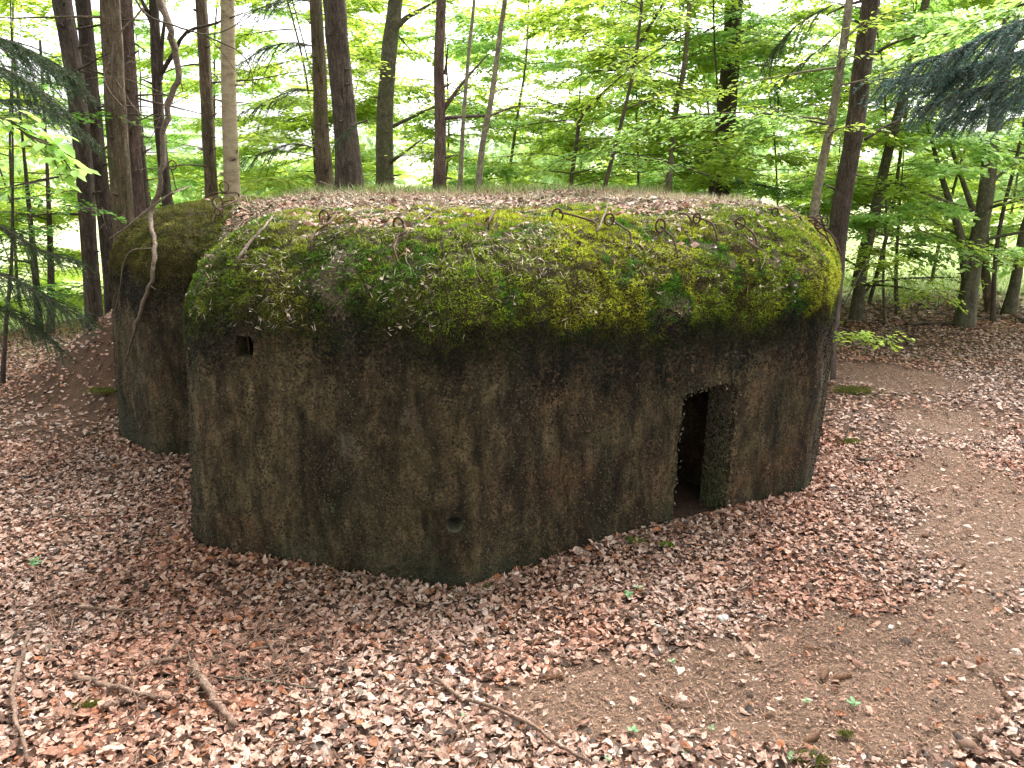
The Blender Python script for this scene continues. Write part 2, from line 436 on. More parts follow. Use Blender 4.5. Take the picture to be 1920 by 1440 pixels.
gx = axis(-600, -8, 9, 600, .07); gy = axis(-80, -1, 14, 700, .07)
GX, GY = np.meshgrid(gx, gy)
GZ = zg(GX, GY)
GZ = GZ + .006*rng.standard_normal(GZ.shape)*(np.hypot(GX, GY) < 16)
nx, ny = len(gx), len(gy)
V = np.stack([GX, GY, GZ], -1).reshape(-1, 3)
ii = (np.arange(ny-1)[:, None]*nx+np.arange(nx-1)[None]).reshape(-1)
Q = np.stack([ii, ii+1, ii+1+nx, ii+nx], -1)
bx_, by_ = V[:, 0], V[:, 1]
bm_ = bare(bx_, by_)[:, None]
soil = np.array([.085, .048, .033]); pathc = np.array([.145, .088, .060]); mead = np.array([.46, .52, .26]); und = np.array([.12, .17, .05])
col = soil*(1-bm_)+pathc*bm_
edge = 13.6+1.2*wav(bx_, by_, .5)+np.where(bx_ < -4, -2.5, 0)
mk = sstep(0, 2.2, by_-edge)[:, None]
col = col*(1-mk)+mead*mk
# moss-tinged earth on the left of the earth bank and the sloping red soil there
red = np.exp(-(((bx_+4.3)/.8)**2+((by_-7.6)/.9)**2))[:, None]
col = col*(1-.7*red)+np.array([.115, .066, .042])*.7*red
ground = mesh_np("ground", V, [Q], M['ground'], None, True, col)
tag(ground, "brown forest floor under fallen leaves rising into an earth bank", kind="structure")

# ------------------------------------------------------------------ bunker
PLAN = [(-2.12, 4.53, .50), (-.30, 4.09, .50), (2.26, 5.46, .42), (2.90, 6.85, .6), (2.6, 8.7, .7), (-2.6, 8.9, .8), (-3.80, 8.3, .7), (-3.76, 6.92, .55), (-3.12, 6.26, .4), (-2.45, 6.22, .25)]
def round_plan(P, step=.035):
    n = len(P); out = []
    for i in range(n):
        p0 = np.array(P[i-1][:2]); p = np.array(P[i][:2]); p1 = np.array(P[(i+1) % n][:2]); r = P[i][2]
        a = (p0-p)/np.linalg.norm(p0-p); b = (p1-p)/np.linalg.norm(p1-p)
        ang = math.acos(np.clip(a@b, -1, 1)); t = r/math.tan(ang/2)
        s, e = p+a*t, p+b*t
        c = p+(a+b)/np.linalg.norm(a+b)*r/math.sin(ang/2)
        a0 = math.atan2(*(s-c)[::-1]); a1 = math.atan2(*(e-c)[::-1]); da = (a1-a0+PI) % (2*PI)-PI
        k = max(4, int(abs(da)*r/step))
        for j in range(k+1):
            q = a0+da*j/k; out.append(c+r*np.array([math.cos(q), math.sin(q)]))
    out = np.array(out); C = np.vstack([out, out[:1]])
    d = np.concatenate([[0], np.cumsum(np.linalg.norm(np.diff(C, axis=0), axis=1))])
    m = int(d[-1]/step); t = np.linspace(0, d[-1], m, endpoint=False)
    return np.stack([np.interp(t, d, C[:, 0]), np.interp(t, d, C[:, 1])], -1)
RP = round_plan(PLAN)                  # counter-clockwise
nb = len(RP)
tg = np.roll(RP, -1, 0)-np.roll(RP, 1, 0); tg /= np.linalg.norm(tg, axis=1, keepdims=True)
IN = np.stack([-tg[:, 1], tg[:, 0]], -1)        # inward for CCW
area = .5*np.sum(RP[:, 0]*np.roll(RP[:, 1], -1)-np.roll(RP[:, 0], -1)*RP[:, 1])
if area < 0: IN = -IN
for _ in range(6): IN = (np.roll(IN, 1, 0)+IN+np.roll(IN, -1, 0)); IN /= np.linalg.norm(IN, axis=1, keepdims=True)
Z0, ZS, RS = -.45, 1.46, .50
OFFM, WSH = .42, .66
def zprof(d):
    return ZS+.55*max(0., 1-(1-min(d, WSH)/WSH)**2.2)**.5+.12*(1-math.exp(-max(d-.25, 0)/.9))
rows = [(0, z) for z in np.arange(Z0, ZS, .04)]
for k in range(0, 15):
    th = k/14*1.02; rows.append((OFFM*(1-math.cos(th))/(1-math.cos(1.02)), 0))
rows = [(a_, b_ if b_ or a_ else ZS) if a_ == 0 else (a_, zprof(a_)) for a_, b_ in rows]
Vb = []
for off, z in rows:
    Vb.append(np.column_stack([RP+IN*off, np.full(nb, z)]))
Vb = np.array(Vb)
ring = Vb[-1][:, :2]
# roof fill: delaunay over the inner ring + inner points
def inside(P, poly):
    x, y = P[:, 0], P[:, 1]; c = np.zeros(len(P), bool); j = len(poly)-1
    for i in range(len(poly)):
        xi, yi = poly[i]; xj, yj = poly[j]
        k = ((yi > y) != (yj > y)) & (x < (xj-xi)*(y-yi)/(yj-yi+1e-12)+xi); c ^= k; j = i
    return c
def edist(P, poly):
    return np.min(np.linalg.norm(P[:, None]-poly[None], axis=2), axis=1)
gxx, gyy = np.meshgrid(np.arange(-4, 3, .06), np.arange(4.2, 9, .06))
gp = np.stack([gxx.ravel(), gyy.ravel()], -1)+rng.uniform(-.015, .015, (gxx.size, 2))
gp = gp[inside(gp, ring)]; gd = edist(gp, ring); gp = gp[gd > .04]; gd = gd[gd > .04]
pts = np.vstack([ring, gp])
res = geometry.delaunay_2d_cdt([Vector(p) for p in pts], [], [list(range(nb))], 1, 1e-5)
rv = np.array([tuple(p) for p in res[0]]); rf = np.array([f for f in res[2] if len(f) == 3])
rd = edist(rv, ring); rz = np.array([zprof(OFFM+q) for q in rd])
NV = Vb.shape[0]*nb
topbase = (Vb.shape[0]-1)*nb
# map delaunay verts to ids: ring verts -> existing
ids = np.full(len(rv), -1)
for k, o in enumerate(res[3]):
    for q in o:
        if q < nb: ids[k] = topbase+q
new = np.where(ids < 0)[0]; ids[new] = NV+1+np.arange(len(new))
VV = np.vstack([Vb.reshape(-1, 3), [[RP[:, 0].mean(), RP[:, 1].mean(), Z0]], np.column_stack([rv[new], rz[new]])])
i = np.arange(Vb.shape[0]-1)[:, None]*nb; j = np.arange(nb)[None]; j2 = (j+1) % nb
Qb = np.stack([i+j, i+j2, i+nb+j2, i+nb+j], -1).reshape(-1, 4)
if area < 0: Qb = Qb[:, ::-1]
Tb = ids[rf]
a_, b_, c_ = VV[Tb[:, 0]], VV[Tb[:, 1]], VV[Tb[:, 2]]
flip = np.cross(b_-a_, c_-a_)[:, 2] < 0; Tb[flip] = Tb[flip][:, ::-1]
bot = np.stack([np.full(nb, NV), (j2[0]), (j[0])], -1)
if area < 0: bot = bot[:, ::-1]
# batter of the left side and shuttering unevenness
lw = sstep(-1.2, -2.2, VV[:, 0])
VV[:, 0] += lw*.085*np.clip(VV[:, 2], 0, 1.6)
def fbm(p, s, k=0):
    return noise.fractal(Vector((p[0]*s+k, p[1]*s, p[2]*s)), .9, 2.1, 4)
N3 = np.zeros_like(VV)
flatN = np.zeros((len(VV), 3)); flatN[:Vb.shape[0]*nb, :2] = -np.tile(IN, (Vb.shape[0], 1))
up = sstep(ZS, ZS+RS, VV[:, 2])[:, None]
N3 = flatN*(1-up); N3[:, 2] += up[:, 0]
lump = np.array([fbm(p, 2.2) for p in VV]); lump2 = np.array([fbm(p, 9, 5) for p in VV]); lump3 = np.array([fbm(p, 28, 9) for p in VV])
sh = sstep(1.35, 1.6, VV[:, 2])
amp = .010*lump+.004*lump2+.0022*lump3 + sh*(.020*lump+.016*lump2)
VV = VV + N3*amp[:, None]
bunker = thing("bunker", "low concrete bunker with moss covered rounded roof and broken doorway", "bunker", (0, 6, 0))
body = mesh_np("concrete_body", VV-np.array([0, 6, 0]), [Qb, Tb, bot], M['concrete'], bunker, True)

# openings, cut as real cavities
def wall_y(x, z=1.0):
    """front wall surface y for x, from the plan"""
    best = 99
    for k in range(nb):
        a, b = RP[k], RP[(k+1) % nb]
        if (a[0]-x)*(b[0]-x) <= 0 and abs(a[0]-b[0]) > 1e-9:
            y = a[1]+(b[1]-a[1])*(x-a[0])/(b[0]-a[0]); best = min(best, y)
    return best
BV0 = BVHTree.FromPolygons([tuple(v) for v in VV], [tuple(q) for q in Qb]+[tuple(t) for t in Tb])
def hitB(u, v, bv=None):
    h = (bv or BV0).ray_cast(Vector((0, 0, CAM_Z)), ray(u, v).normalized())
    return h[0], h[1]
cuts = []
def prism(pts_front, depthvec, outvec, taper=1.0, center=None):
    """closed prism from an outline of 3D points"""
    bm = bmesh.new(); A = [bm.verts.new(Vector(p)+outvec) for p in pts_front]; 
    c = sum((Vector(p) for p in pts_front), Vector())/len(pts_front)
    B = [bm.verts.new(c+depthvec+(Vector(p)-c)*taper) for p in pts_front]
    n = len(A)
    bm.faces.new(A); bm.faces.new(B[::-1])
    for k in range(n): bm.faces.new([A[k], B[k], B[(k+1) % n], A[(k+1) % n]])
    bmesh.ops.recalc_face_normals(bm, faces=bm.faces)
    bmesh.ops.triangulate(bm, faces=bm.faces)
    me = bpy.data.meshes.new("cut"); bm.to_mesh(me); bm.free()
    o = bpy.data.objects.new("cut", me); scene.collection.objects.link(o); return o
fd = Vector((2.56, 1.38, 0)).normalized(); fn = Vector((fd.y, -fd.x, 0))        # right facet direction, outward normal
door_px = [(1262, 975), (1263, 940), (1266, 900), (1270, 868), (1272, 830), (1277, 800), (1279, 775), (1281, 752), (1282, 739), (1292, 735), (1303, 732), (1316, 727),
           (1330, 723), (1348, 720), (1364, 718), (1382, 718), (1382, 740), (1380, 770), (1378, 800), (1374, 830), (1371, 860), (1366, 900), (1362, 930), (1360, 985)]
dp = []
p0 = Vector((-.30, 4.08, 0))+fn*.0
pl = Vector((2.26, 5.46, 0))
for (u, v) in door_px:
    d = ray(u, v); o = Vector((0, 0, CAM_Z)); t = (pl-o).dot(fn)/d.dot(fn); q = o+d*t
    q += fd*random.uniform(-.006, .006)+Vector((0, 0, random.uniform(-.006, .006))); dp.append(q)
dp[0].z = -.3; dp[-1].z = -.3
# resample so that the broken edge is ragged
rs = []
for k in range(len(dp)-1):
    for s in range(4):
        q = dp[k].lerp(dp[k+1], s/4)
        if s: q = q+fd*random.uniform(-.009, .009)+Vector((0, 0, random.uniform(-.008, .008)))
        rs.append(q)
rs.append(dp[-1])
cuts.append(prism(rs, -fn*.26, fn*.3, .99))
def boxcut(c, ex, ey, ez, hx, hy, hz):
    P = [Vector(c)+ex*a*hx+ey*b*hy-ez*hz for a, b in ((-1, -1), (1, -1), (1, 1), (-1, 1))]
    return prism(P, ez*2*hz, Vector((0, 0, 0)))
dc = (dp[0]+dp[-1])/2
cuts.append(boxcut((dc.x-fn.x*.92-fd.x*.42, dc.y-fn.y*.92-fd.y*.42, .68), fd, fn, Vector((0, 0, 1)), .86, .71, .95))
# square vent at left
vp = []
fdl = Vector((1.92, -.44, 0)).normalized(); fnl = Vector((fdl.y, -fdl.x, 0))
for (u, v) in [(444, 629), (458, 630), (472, 632), (475, 645), (475, 660), (473, 670), (458, 671), (444, 669), (442, 655), (441, 640)]:
    h, n = hitB(u, v); vp.append(h)
cuts.append(prism(vp, -fnl*.55, fnl*.1, 1.15))
def roundcut(u, v, r, depth, seg=14):
    h, n = hitB(u, v); n = Vector((n.x, n.y, 0)).normalized(); t = Vector((-n.y, n.x, 0))
    P = [h+t*math.cos(a)*r+Vector((0, 0, 1))*math.sin(a)*r*1.05 for a in [2*PI*k/seg for k in range(seg)]]
    return prism(P, -n*depth, n*.1), h, n
c1, pipe_p, pipe_n = roundcut(852, 985, .052, .5); cuts.append(c1)
c2, _, _ = roundcut(1387, 691, .011, .2, 8); cuts.append(c2)
for c in cuts:
    c.location = (0, 0, 0)
    md = body.modifiers.new("cut", 'BOOLEAN'); md.operation = 'DIFFERENCE'; md.object = c; md.solver = 'EXACT'
bpy.context.view_layer.update()
dg = bpy.context.evaluated_depsgraph_get()
nm = bpy.data.meshes.new_from_object(body.evaluated_get(dg))
body.modifiers.clear(); old = body.data; body.data = nm; bpy.data.meshes.remove(old); nm.name = "concrete_body"
for c in cuts:
    me = c.data; bpy.data.objects.remove(c); bpy.data.meshes.remove(me)
# sharp look at the cut edges
nm.materials.clear(); nm.materials.append(M['concrete'])
try: nm.set_sharp_from_angle(angle=math.radians(40))
except Exception: pass
bm = bmesh.new(); bm.from_mesh(nm); bmesh.ops.translate(bm, verts=bm.verts, vec=(0, 6, 0)); bmesh.ops.triangulate(bm, faces=bm.faces)
BV = BVHTree.FromBMesh(bm)
# arrays for scattering
bm.verts.ensure_lookup_table()
BT = np.array([[tuple(v.co) for v in f.verts] for f in bm.faces]); bm.free()
BN = np.cross(BT[:, 1]-BT[:, 0], BT[:, 2]-BT[:, 0]); BA = np.linalg.norm(BN, axis=1); BN = BN/(BA[:, None]+1e-12)
def roof_hit(x, y):
    h = BV.ray_cast(Vector((x, y, 5)), Vector((0, 0, -1))); return h[0], h[1]
def surf(x, y):
    """highest of ground and bunker"""
    z = float(zg(x, y)); h, n = roof_hit(x, y)
    if h is not None and h.z > z: return h.z, n, True
    return z, None, False
# iron bars in the square vent, clay sleeve in the pipe hole
mb = MB()
h, n = hitB(458, 650); cpt = h-fnl*.09
for k in (-.028, .012, .045):
    mb.add(*(lambda r: (r[0], *r[1]))(tube([cpt+fdl*k+Vector((0, 0, -.09)), cpt+fdl*k+Vector((0, 0, .09))], .006, 6)))
    b_ = mb.build("vent_bar", M['iron'], bunker, True, (0, 6, 0)); mb = MB()
t = Vector((-pipe_n.y, pipe_n.x, 0)); P = []
a = np.linspace(0, 2*PI, 24, endpoint=False)
rings = []
for (r, dpt) in ((.0515, .012), (.0515, .40), (.048, .40), (.048, .012)):
    rings.append(np.array([tuple(pipe_p-pipe_n*dpt+t*math.cos(q)*r+Vector((0, 0, 1))*math.sin(q)*r*1.05) for q in a]))
V = np.concatenate(rings); F = []
for k in range(4):
    k2 = (k+1) % 4
    for q in range(24): F.append((k*24+q, k*24+(q+1) % 24, k2*24+(q+1) % 24, k2*24+q))
M['sleeve'] = make_simple("pale_clay_pipe", (.06, .056, .036), (.14, .13, .09), 40)
mesh_np("drain_sleeve", V-np.array([0, 6, 0]), [np.array(F)], M['sleeve'], bunker, True)

# ------------------------------------------------------------------ moss on the shoulder
def sample_tris(T, N, A, n, seed):
    r = np.random.default_rng(seed); k = r.choice(len(T), n, p=A/A.sum())
    u = r.uniform(0, 1, (n, 2)); f = u.sum(1) > 1; u[f] = 1-u[f]
    P = T[k, 0]+(T[k, 1]-T[k, 0])*u[:, :1]+(T[k, 2]-T[k, 0])*u[:, 1:]
    return P, N[k]
def vnoise(P, s, seed=0):
    """cheap smooth 3D noise, vectorised"""
    r = np.random.default_rng(100+seed); v = np.zeros(len(P)); tot = 0
    for o in range(4):
        for q in range(3):
            k = r.normal(size=3); k /= np.linalg.norm(k); ph = r.uniform(0, 7)
            v += np.sin(P@k*s*(2.1**o)*2+ph+1.3*np.sin(P@r.normal(size=3)*s*(2.1**o)))/(1.7**o); tot += .5/(1.7**o)
    return np.clip(.5+v/(tot*3.2), 0, 1)
ctr = BT.mean(1)
sel = (ctr[:, 2] > 1.22) & (BN[:, 2] > -.2) & (ctr[:, 1] < 8.5) & (BA > 1e-7)
P, N = sample_tris(BT[sel], BN[sel], BA[sel], 800000, 3)
edge_d = np.array([0.])
nA, nB, nC, nD = vnoise(P, 1.6, 1), vnoise(P, 5.0, 2), vnoise(P, 12, 3), vnoise(P, 26, 4)
rdist = np.clip((P[:, 2]-ZS)/RS, -1, 1.3)
ear = sstep(-2.2, -2.6, P[:, 0])*sstep(5.7, 6.1, P[:, 1])
low = 1.43+.14*(nB-.5)+.34*(vnoise(P, 2.3, 55)-.5)+.12*(vnoise(P, 7, 56)-.5)-.10*sstep(0, 1.2, P[:, 0])+.12*ear
dens = sstep(low-.20, low+.12, P[:, 2])**1.3
front = P[:, 1]-np.interp(P[:, 0], [-2.3, -.3, 2.3, 3], [4.55, 4.1, 5.5, 6.9])
spm = np.exp(-((P[:, 0]+.95)/.38)**2)*sstep(.15, .5, front)*.7+np.exp(-((P[:, 0]-1.15)/.35)**2)*sstep(.45, .8, front)*.75; dens *= 1-spm*sstep(.38, .55, nC)
vc_ = np.array(tuple(hitB(458, 650)[0])); dens *= sstep(.10, .17, np.linalg.norm(P-vc_, axis=1))
litz = sstep(1.30, 1.7, front+.5*(nB-.5)+.35*sstep(.6, 1.6, P[:, 0]))*sstep(-2.7, -2.2, P[:, 0])*(1-ear)
dens *= (1-.96*litz)
dens *= 1-.80*sstep(.62, .69, nC*.5+nB*.5+.03*sstep(-.2, -1.0, P[:, 0]))     # bald patches
keep = rng.uniform(0, 1, len(P)) < np.maximum(dens, .0)
P, N, nA, nB, nC, nD, ear, low, dens = [q[keep] for q in (P, N, nA, nB, nC, nD, ear, low, dens)]
dl = .15+.85*0
n = len(P)
yel = np.array([.42, .46, .034]); grn = np.array([.10, .24, .018]); brn = np.array([.14, .095, .030]); blk = np.array([.020, .022, .010]); gld = np.array([.36, .27, .045])
def moss_lift(Q_):
    a1, a2 = vnoise(Q_, 5.0, 2), vnoise(Q_, 12, 3)
    lw_ = 1.43+.14*(a1-.5)-.10*sstep(0, 1.2, Q_[:, 0])
    a3 = vnoise(Q_*np.array([1, 1, 1.6]), 7.5, 21); hol = np.abs(a3-.5)*2
    return sstep(lw_+.02, lw_+.45, Q_[:, 2])*(.001+.012*a2+.024*sstep(.03, .30, hol))
P = P+N*moss_lift(P)[:, None]
w1 = sstep(.42, .60, nA)[:, None]; c = yel*(1-w1)+(yel*.50+grn*.50)*w1
w2 = sstep(.55, .66, nB)[:, None]; c = c*(1-w2)+grn*w2
w3 = sstep(.34, .20, nC)[:, None]*.7; c = c*(1-w3)+brn*w3
w4 = (sstep(.74, .86, nC)*.6)[:, None]; c = c*(1-w4)+gld*w4
hol = np.abs(vnoise(P*np.array([1, 1, 1.6]), 7.5, 21)-.5)*2; hw = (1-sstep(.0, .10, hol))[:, None]*.7; c = c*(1-hw)+np.array([.055, .036, .018])*hw
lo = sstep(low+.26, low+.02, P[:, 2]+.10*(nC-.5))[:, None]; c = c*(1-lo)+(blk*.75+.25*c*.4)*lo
lm = sstep(-.1, -1.6, P[:, 0])[:, None]*.40; c = c*(1-lm)+(brn*.55+grn*.35)*lm
e_ = ear[:, None]*.75; c = c*(1-e_)+np.array([.125, .105, .030])*e_
c = c*(.35+1.25*rng.uniform(0, 1, (n, 1))**1.3)*(.72+.6*(nD[:, None]))*(.75+.6*nC[:, None])
dirv = N*1.0+rng.normal(0, .55, (n, 3))+np.array([0, 0, -.25])
L = rng.uniform(.006, .016, n)*(.7+.7*nB)
tV = np.array([[0, -.11, 0], [0, .11, 0], [.55, .10, .05], [1, 0, .0], [.55, -.10, .05]])
tF = [(0, 1, 2, 4)]; 
B3 = basis(dirv, rng.normal(0, 1, (n, 3)))
mb = MB(); stamp(mb, tV[[0, 1, 3]], [(0, 1, 2)], P+N*.001, B3, L*1.55, c)
P2 = P[::2]+N[::2]*.004; stamp(mb, tV[[0, 1, 3]]*np.array([1, 1.6, 1]), [(0, 1, 2)], P2, basis(dirv[::2]+rng.normal(0, .8, (len(P2), 3)), rng.normal(0, 1, (len(P2), 3))), L[::2], c[::2]*.8)
moss = mb.build("moss", M['moss'], bunker, False, (0, 6, 0)); moss["kind"] = "stuff"
# the soil and moss mat under the strands, a lumpy skin lifted off the concrete
BTs = BT[sel]; k = np.arange(len(BTs))
cs = BTs.reshape(-1, 3)
sN = np.repeat(BN[sel], 3, axis=0)
# (per-vertex normals by rounding so that the skin stays closed)
key = np.round(cs, 4); uq, inv = np.unique(key, axis=0, return_inverse=True); inv = inv.ravel()
un = np.zeros((len(uq), 3)); np.add.at(un, inv, sN*np.repeat(BA[sel], 3)[:, None]); un /= np.linalg.norm(un, axis=1, keepdims=True)+1e-9
m1, m2, m3 = vnoise(uq, 5.0, 2), vnoise(uq, 12, 3), vnoise(uq, 40, 8)
lowu0 = 1.43+.14*(m1-.5)-.10*sstep(0, 1.2, uq[:, 0])
lift = moss_lift(uq)+(m3-.5)*.004-.0015
F = inv.reshape(-1, 3)
good = (F[:, 0] != F[:, 1]) & (F[:, 1] != F[:, 2]) & (F[:, 0] != F[:, 2])
vc = np.array([.045, .032, .014])*(.6+.9*m3[:, None])*np.ones((1, 3)); g_ = sstep(.45, .6, m1)[:, None]; vc = vc*(1-.4*g_)+np.array([.05, .06, .012])*.4*g_
rr_ = sstep(.60, .70, m2*.5+m1*.5)[:, None]*.8; vc = vc*(1-rr_)+np.array([.11, .078, .055])*rr_*(.5+m3[:, None])
M['mat'] = make_tint("soil_mat", .95, 0)
_nt = M['mat'].node_tree; _b = [q for q in _nt.nodes if q.type == 'BSDF_PRINCIPLED'][0]; _n = tex(_nt, 60, 5, .7, .4, coords(_nt)); bump(_nt, _b, _n.outputs[0], 1.0, .02)
_a = [q for q in _nt.nodes if q.type == 'ATTRIBUTE'][0]; _r = ramp(_nt, [(.35, grey(.25)), (.5, grey(.9)), (.65, grey(1.8))], _n.outputs[0]); _nt.links.new(mix(_nt, .9, _a.outputs["Color"], _r.outputs[0], 'MULTIPLY'), _b.inputs["Base Color"])
mm = mesh_np("soil_skin", uq+un*lift[:, None]-np.array([0, 6, 0]), [F[good]], M['mat'], bunker, True, vc)
mm["kind"] = "stuff"

# crust of lichen scales and dead moss all over the walls
selw = (ctr[:, 2] > -.1) & (ctr[:, 2] < 1.75) & (ctr[:, 1] < 8.2) & (np.abs(BN[:, 2]) < .75) & (BA > 1e-7) & (BV0 is not None)
Pw, Nw = sample_tris(BT[selw], BN[selw], BA[selw], 330000, 13)
ka, kb, kc = vnoise(Pw*np.array([1, 1, .35]), 3.2, 31), vnoise(Pw, 6, 32), vnoise(Pw*np.array([1, 1, .3]), 9, 33)
dd = .40+.6*sstep(1.0, 1.45, Pw[:, 2]+.5*(ka-.5)+.26*sstep(-.6, 1, Pw[:, 0])-.1)+.5*sstep(.50, .66, ka)+.35*sstep(.5, .7, kb)
kp = rng.uniform(0, 1, len(Pw)) < dd; Pw, Nw, ka, kb, kc, dd = [q[kp] for q in (Pw, Nw, ka, kb, kc, dd)]
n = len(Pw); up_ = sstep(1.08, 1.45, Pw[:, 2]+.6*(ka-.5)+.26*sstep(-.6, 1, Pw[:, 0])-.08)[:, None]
cw = np.array([.066, .049, .029])*np.ones((n, 1)); rd_ = sstep(.52, .66, kb)[:, None]*sstep(-.8, 1.4, Pw[:, :1]); cw = cw*(1-rd_)+np.array([.095, .052, .030])*rd_
gn_ = sstep(.5, .38, kb)[:, None]*.7; cw = cw*(1-gn_)+np.array([.048, .048, .026])*gn_
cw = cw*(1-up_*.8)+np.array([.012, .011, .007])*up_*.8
dk = sstep(.52, .62, kc)[:, None]; cw = cw*(1-.6*dk)
cw = cw*(.3+1.5*rng.uniform(0, 1, (n, 1))**2)
hi_ = (rng.uniform(0, 1, (n, 1)) < .14); cw = np.where(hi_, np.minimum(cw*1.5, .09), cw)
mb = MB(); Dw = rng.normal(0, 1, (n, 3)); Dw[:, 2] -= .6
stamp(mb, np.array([[-.5, -.3, 0], [.1, -.38, .12], [.5, .05, .30], [-.1, .38, .1]]), [(0, 1, 2, 3)], Pw+Nw*.0015, basis(Dw-Nw*np.sum(Dw*Nw, 1, keepdims=True), Nw+rng.normal(0, .45, (n, 3))), rng.uniform(.007, .019, n)*(.8+.6*up_[:, 0]), cw)
M['crust'] = make_tint("lichen_crust", .9, 0)
jb = Vector(dp[-1]); n_ = 5000; zz_ = rng.uniform(.0, 1.05, n_); de_ = rng.uniform(.01, .25, n_)
lean = np.interp(zz_, [dp[-1].z if False else 0, 1.1], [dp[-2].dot(fd), dp[-8].dot(fd)])
o0 = np.array([tuple(dp[-2]-fd*dp[-2].dot(fd))]); pj = o0+np.array(tuple(fd))*(lean[:, None]-.012)-np.array(tuple(fn))*de_[:, None]; pj[:, 2] = zz_
gj = sstep(.75, .1, zz_)[:, None]; cj = (np.array([.085, .075, .050])*(1-gj)+np.array([.085, .088, .042])*gj)*rng.uniform(.3, 1.6, (n_, 1))
stamp(mb, np.array([[-.5, -.3, 0], [.1, -.38, .1], [.5, .05, .2], [-.1, .38, .1]]), [(0, 1, 2, 3)], pj, basis(rng.normal(0, 1, (n_, 3))*[.3, .3, 1], -np.array(tuple(fd))+rng.normal(0, .4, (n_, 3))), rng.uniform(.010, .022, n_), cj)
# pale chips along the broken door edge
rsn = np.array([tuple(q) for q in rs]); k_ = rng.integers(0, len(rsn)-1, 500); tt = rng.uniform(0, 1, (500, 1)); pe = rsn[k_]*(1-tt)+rsn[k_+1]*tt+rng.normal(0, .013, (500, 3)); pe = pe[pe[:, 2] > .0]
fnn = np.array(tuple(fn)); he = np.array([tuple(hitB(0, 0)[0] or (0, 0, 0))]); ne_ = len(pe); pe = pe+fnn*rng.uniform(-.03, .006, (ne_, 1))
stamp(mb, np.array([[-.5, -.3, 0], [.1, -.38, .2], [.5, .05, .35], [-.1, .38, .2]]), [(0, 1, 2, 3)], pe, basis(rng.normal(0, 1, (ne_, 3)), fnn+rng.normal(0, .6, (ne_, 3))), rng.uniform(.008, .024, ne_), np.array([.11, .095, .065])*rng.uniform(.3, 1.2, (ne_, 1)))
cr_ = mb.build("lichen_crust", M['crust'], bunker, False, (0, 6, 0)); cr_["kind"] = "stuff"
# dead stalks, needles and crumbs caught in the moss
sd_ = (ctr[:, 2] > 1.5) & (ctr[:, 1] < 8.5) & (BN[:, 2] > .05) & (BA > 1e-7)
Pd, Nd_ = sample_tris(BT[sd_], BN[sd_], BA[sd_], 95000, 14)
q1, q2 = vnoise(Pd, 4.0, 41), vnoise(Pd, 10, 42)
frd = Pd[:, 1]-np.interp(Pd[:, 0], [-2.3, -.3, 2.3, 3], [4.55, 4.1, 5.5, 6.9])
kp = rng.uniform(0, 1, len(Pd)) < .015+.9*sstep(.50, .62, q1*.6+q2*.4+.05*sstep(-.2, -1.2, Pd[:, 0]))*(.35+.65*sstep(.1, .7, frd))+.5*sstep(1.1, 1.5, frd+.35*sstep(.6, 1.6, Pd[:, 0]))
spill = np.exp(-((Pd[:, 0]+.95)/.38)**2)*sstep(.15, .5, frd)*.8+np.exp(-((Pd[:, 0]-1.15)/.35)**2)*sstep(.45, .8, frd)*.9+np.exp(-((Pd[:, 0]+1.6)/.3)**2)*sstep(.5, .9, frd)*.5
kp |= rng.uniform(0, 1, len(Pd)) < spill*sstep(.38, .55, q2)
kp &= (Pd[:, 0] > -2.35); Pd, Nd_ = Pd[kp], Nd_[kp]; n = len(Pd); Pd = Pd+Nd_*(moss_lift(Pd)[:, None]+.008)
cd = np.array([.42, .33, .26])*(.25+1.6*rng.uniform(0, 1, (n, 1))**1.6)
mb = MB(); Dd = rng.normal(0, 1, (n, 3)); Dd = Dd-Nd_*np.sum(Dd*Nd_, 1, keepdims=True)*.8
stamp(mb, np.array([[0, -.045, 0], [0, .045, 0], [1, 0, .1]]), [(0, 1, 2)], Pd, basis(Dd, Nd_), rng.uniform(.02, .055, n), cd)
h_ = n//4; stamp(mb, np.array([[-.5, -.3, 0], [.1, -.38, .2], [.5, .05, 0], [-.1, .38, .2]]), [(0, 1, 2, 3)], Pd[:h_]+rng.normal(0, .01, (h_, 3)), basis(Dd[:h_], Nd_[:h_]+rng.normal(0, .5, (h_, 3))), rng.uniform(.008, .028, h_), cd[:h_]*.9)
db = mb.build("dry_debris", M['crust'], bunker, False, (0, 6, 0)); db["kind"] = "stuff"

# ------------------------------------------------------------------ fallen leaves
def leaf_template(kind, k):
    r = np.random.default_rng(50+k)
    m = 4
    xs = np.array([0, .22, .5, .78, 1.0]); ws = {'beech': [0, .24, .33, .22, 0], 'oak': [0, .18, .36, .30, 0], 'long': [0, .15, .2, .14, 0]}[kind]
    V = []; curl = r.uniform(.03, .55)*r.choice([-1, 1]); bend = r.uniform(-.35, .35); tw = r.uniform(-.6, .6)
    for q, (x, w) in enumerate(zip(xs, ws)):
        zc = bend*(x-.5)**2*2+r.normal(0, .02)
        for sgn in ((-1, 0, 1) if 0 < q < m else (0,)):
            ww = w*(1+r.normal(0, .14)) if kind != 'oak' else w*(1+r.normal(0, .3))
            y = sgn*ww; z = zc+abs(y)*curl*(1 if sgn else 0)+r.normal(0, .035)+y*tw*(x-.5)
            V.append((x-.5+r.normal(0, .02), y*(1-.3*abs(curl)), z+r.normal(0, .03)))
    F = [(0, 2, 1), (0, 3, 2)]
    for q in range(2):
        a, b = 1+q*3, 4+q*3
        F += [(a, a+1, b+1), (a, b+1, b), (a+1, a+2, b+2), (a+1, b+2, b+1)]
    F += [(7, 8, 10), (8, 9, 10)]
    return np.array(V), F
TPL = [leaf_template(k, i) for i, k in enumerate(['beech']*5+['oak']*3+['long']*2)]
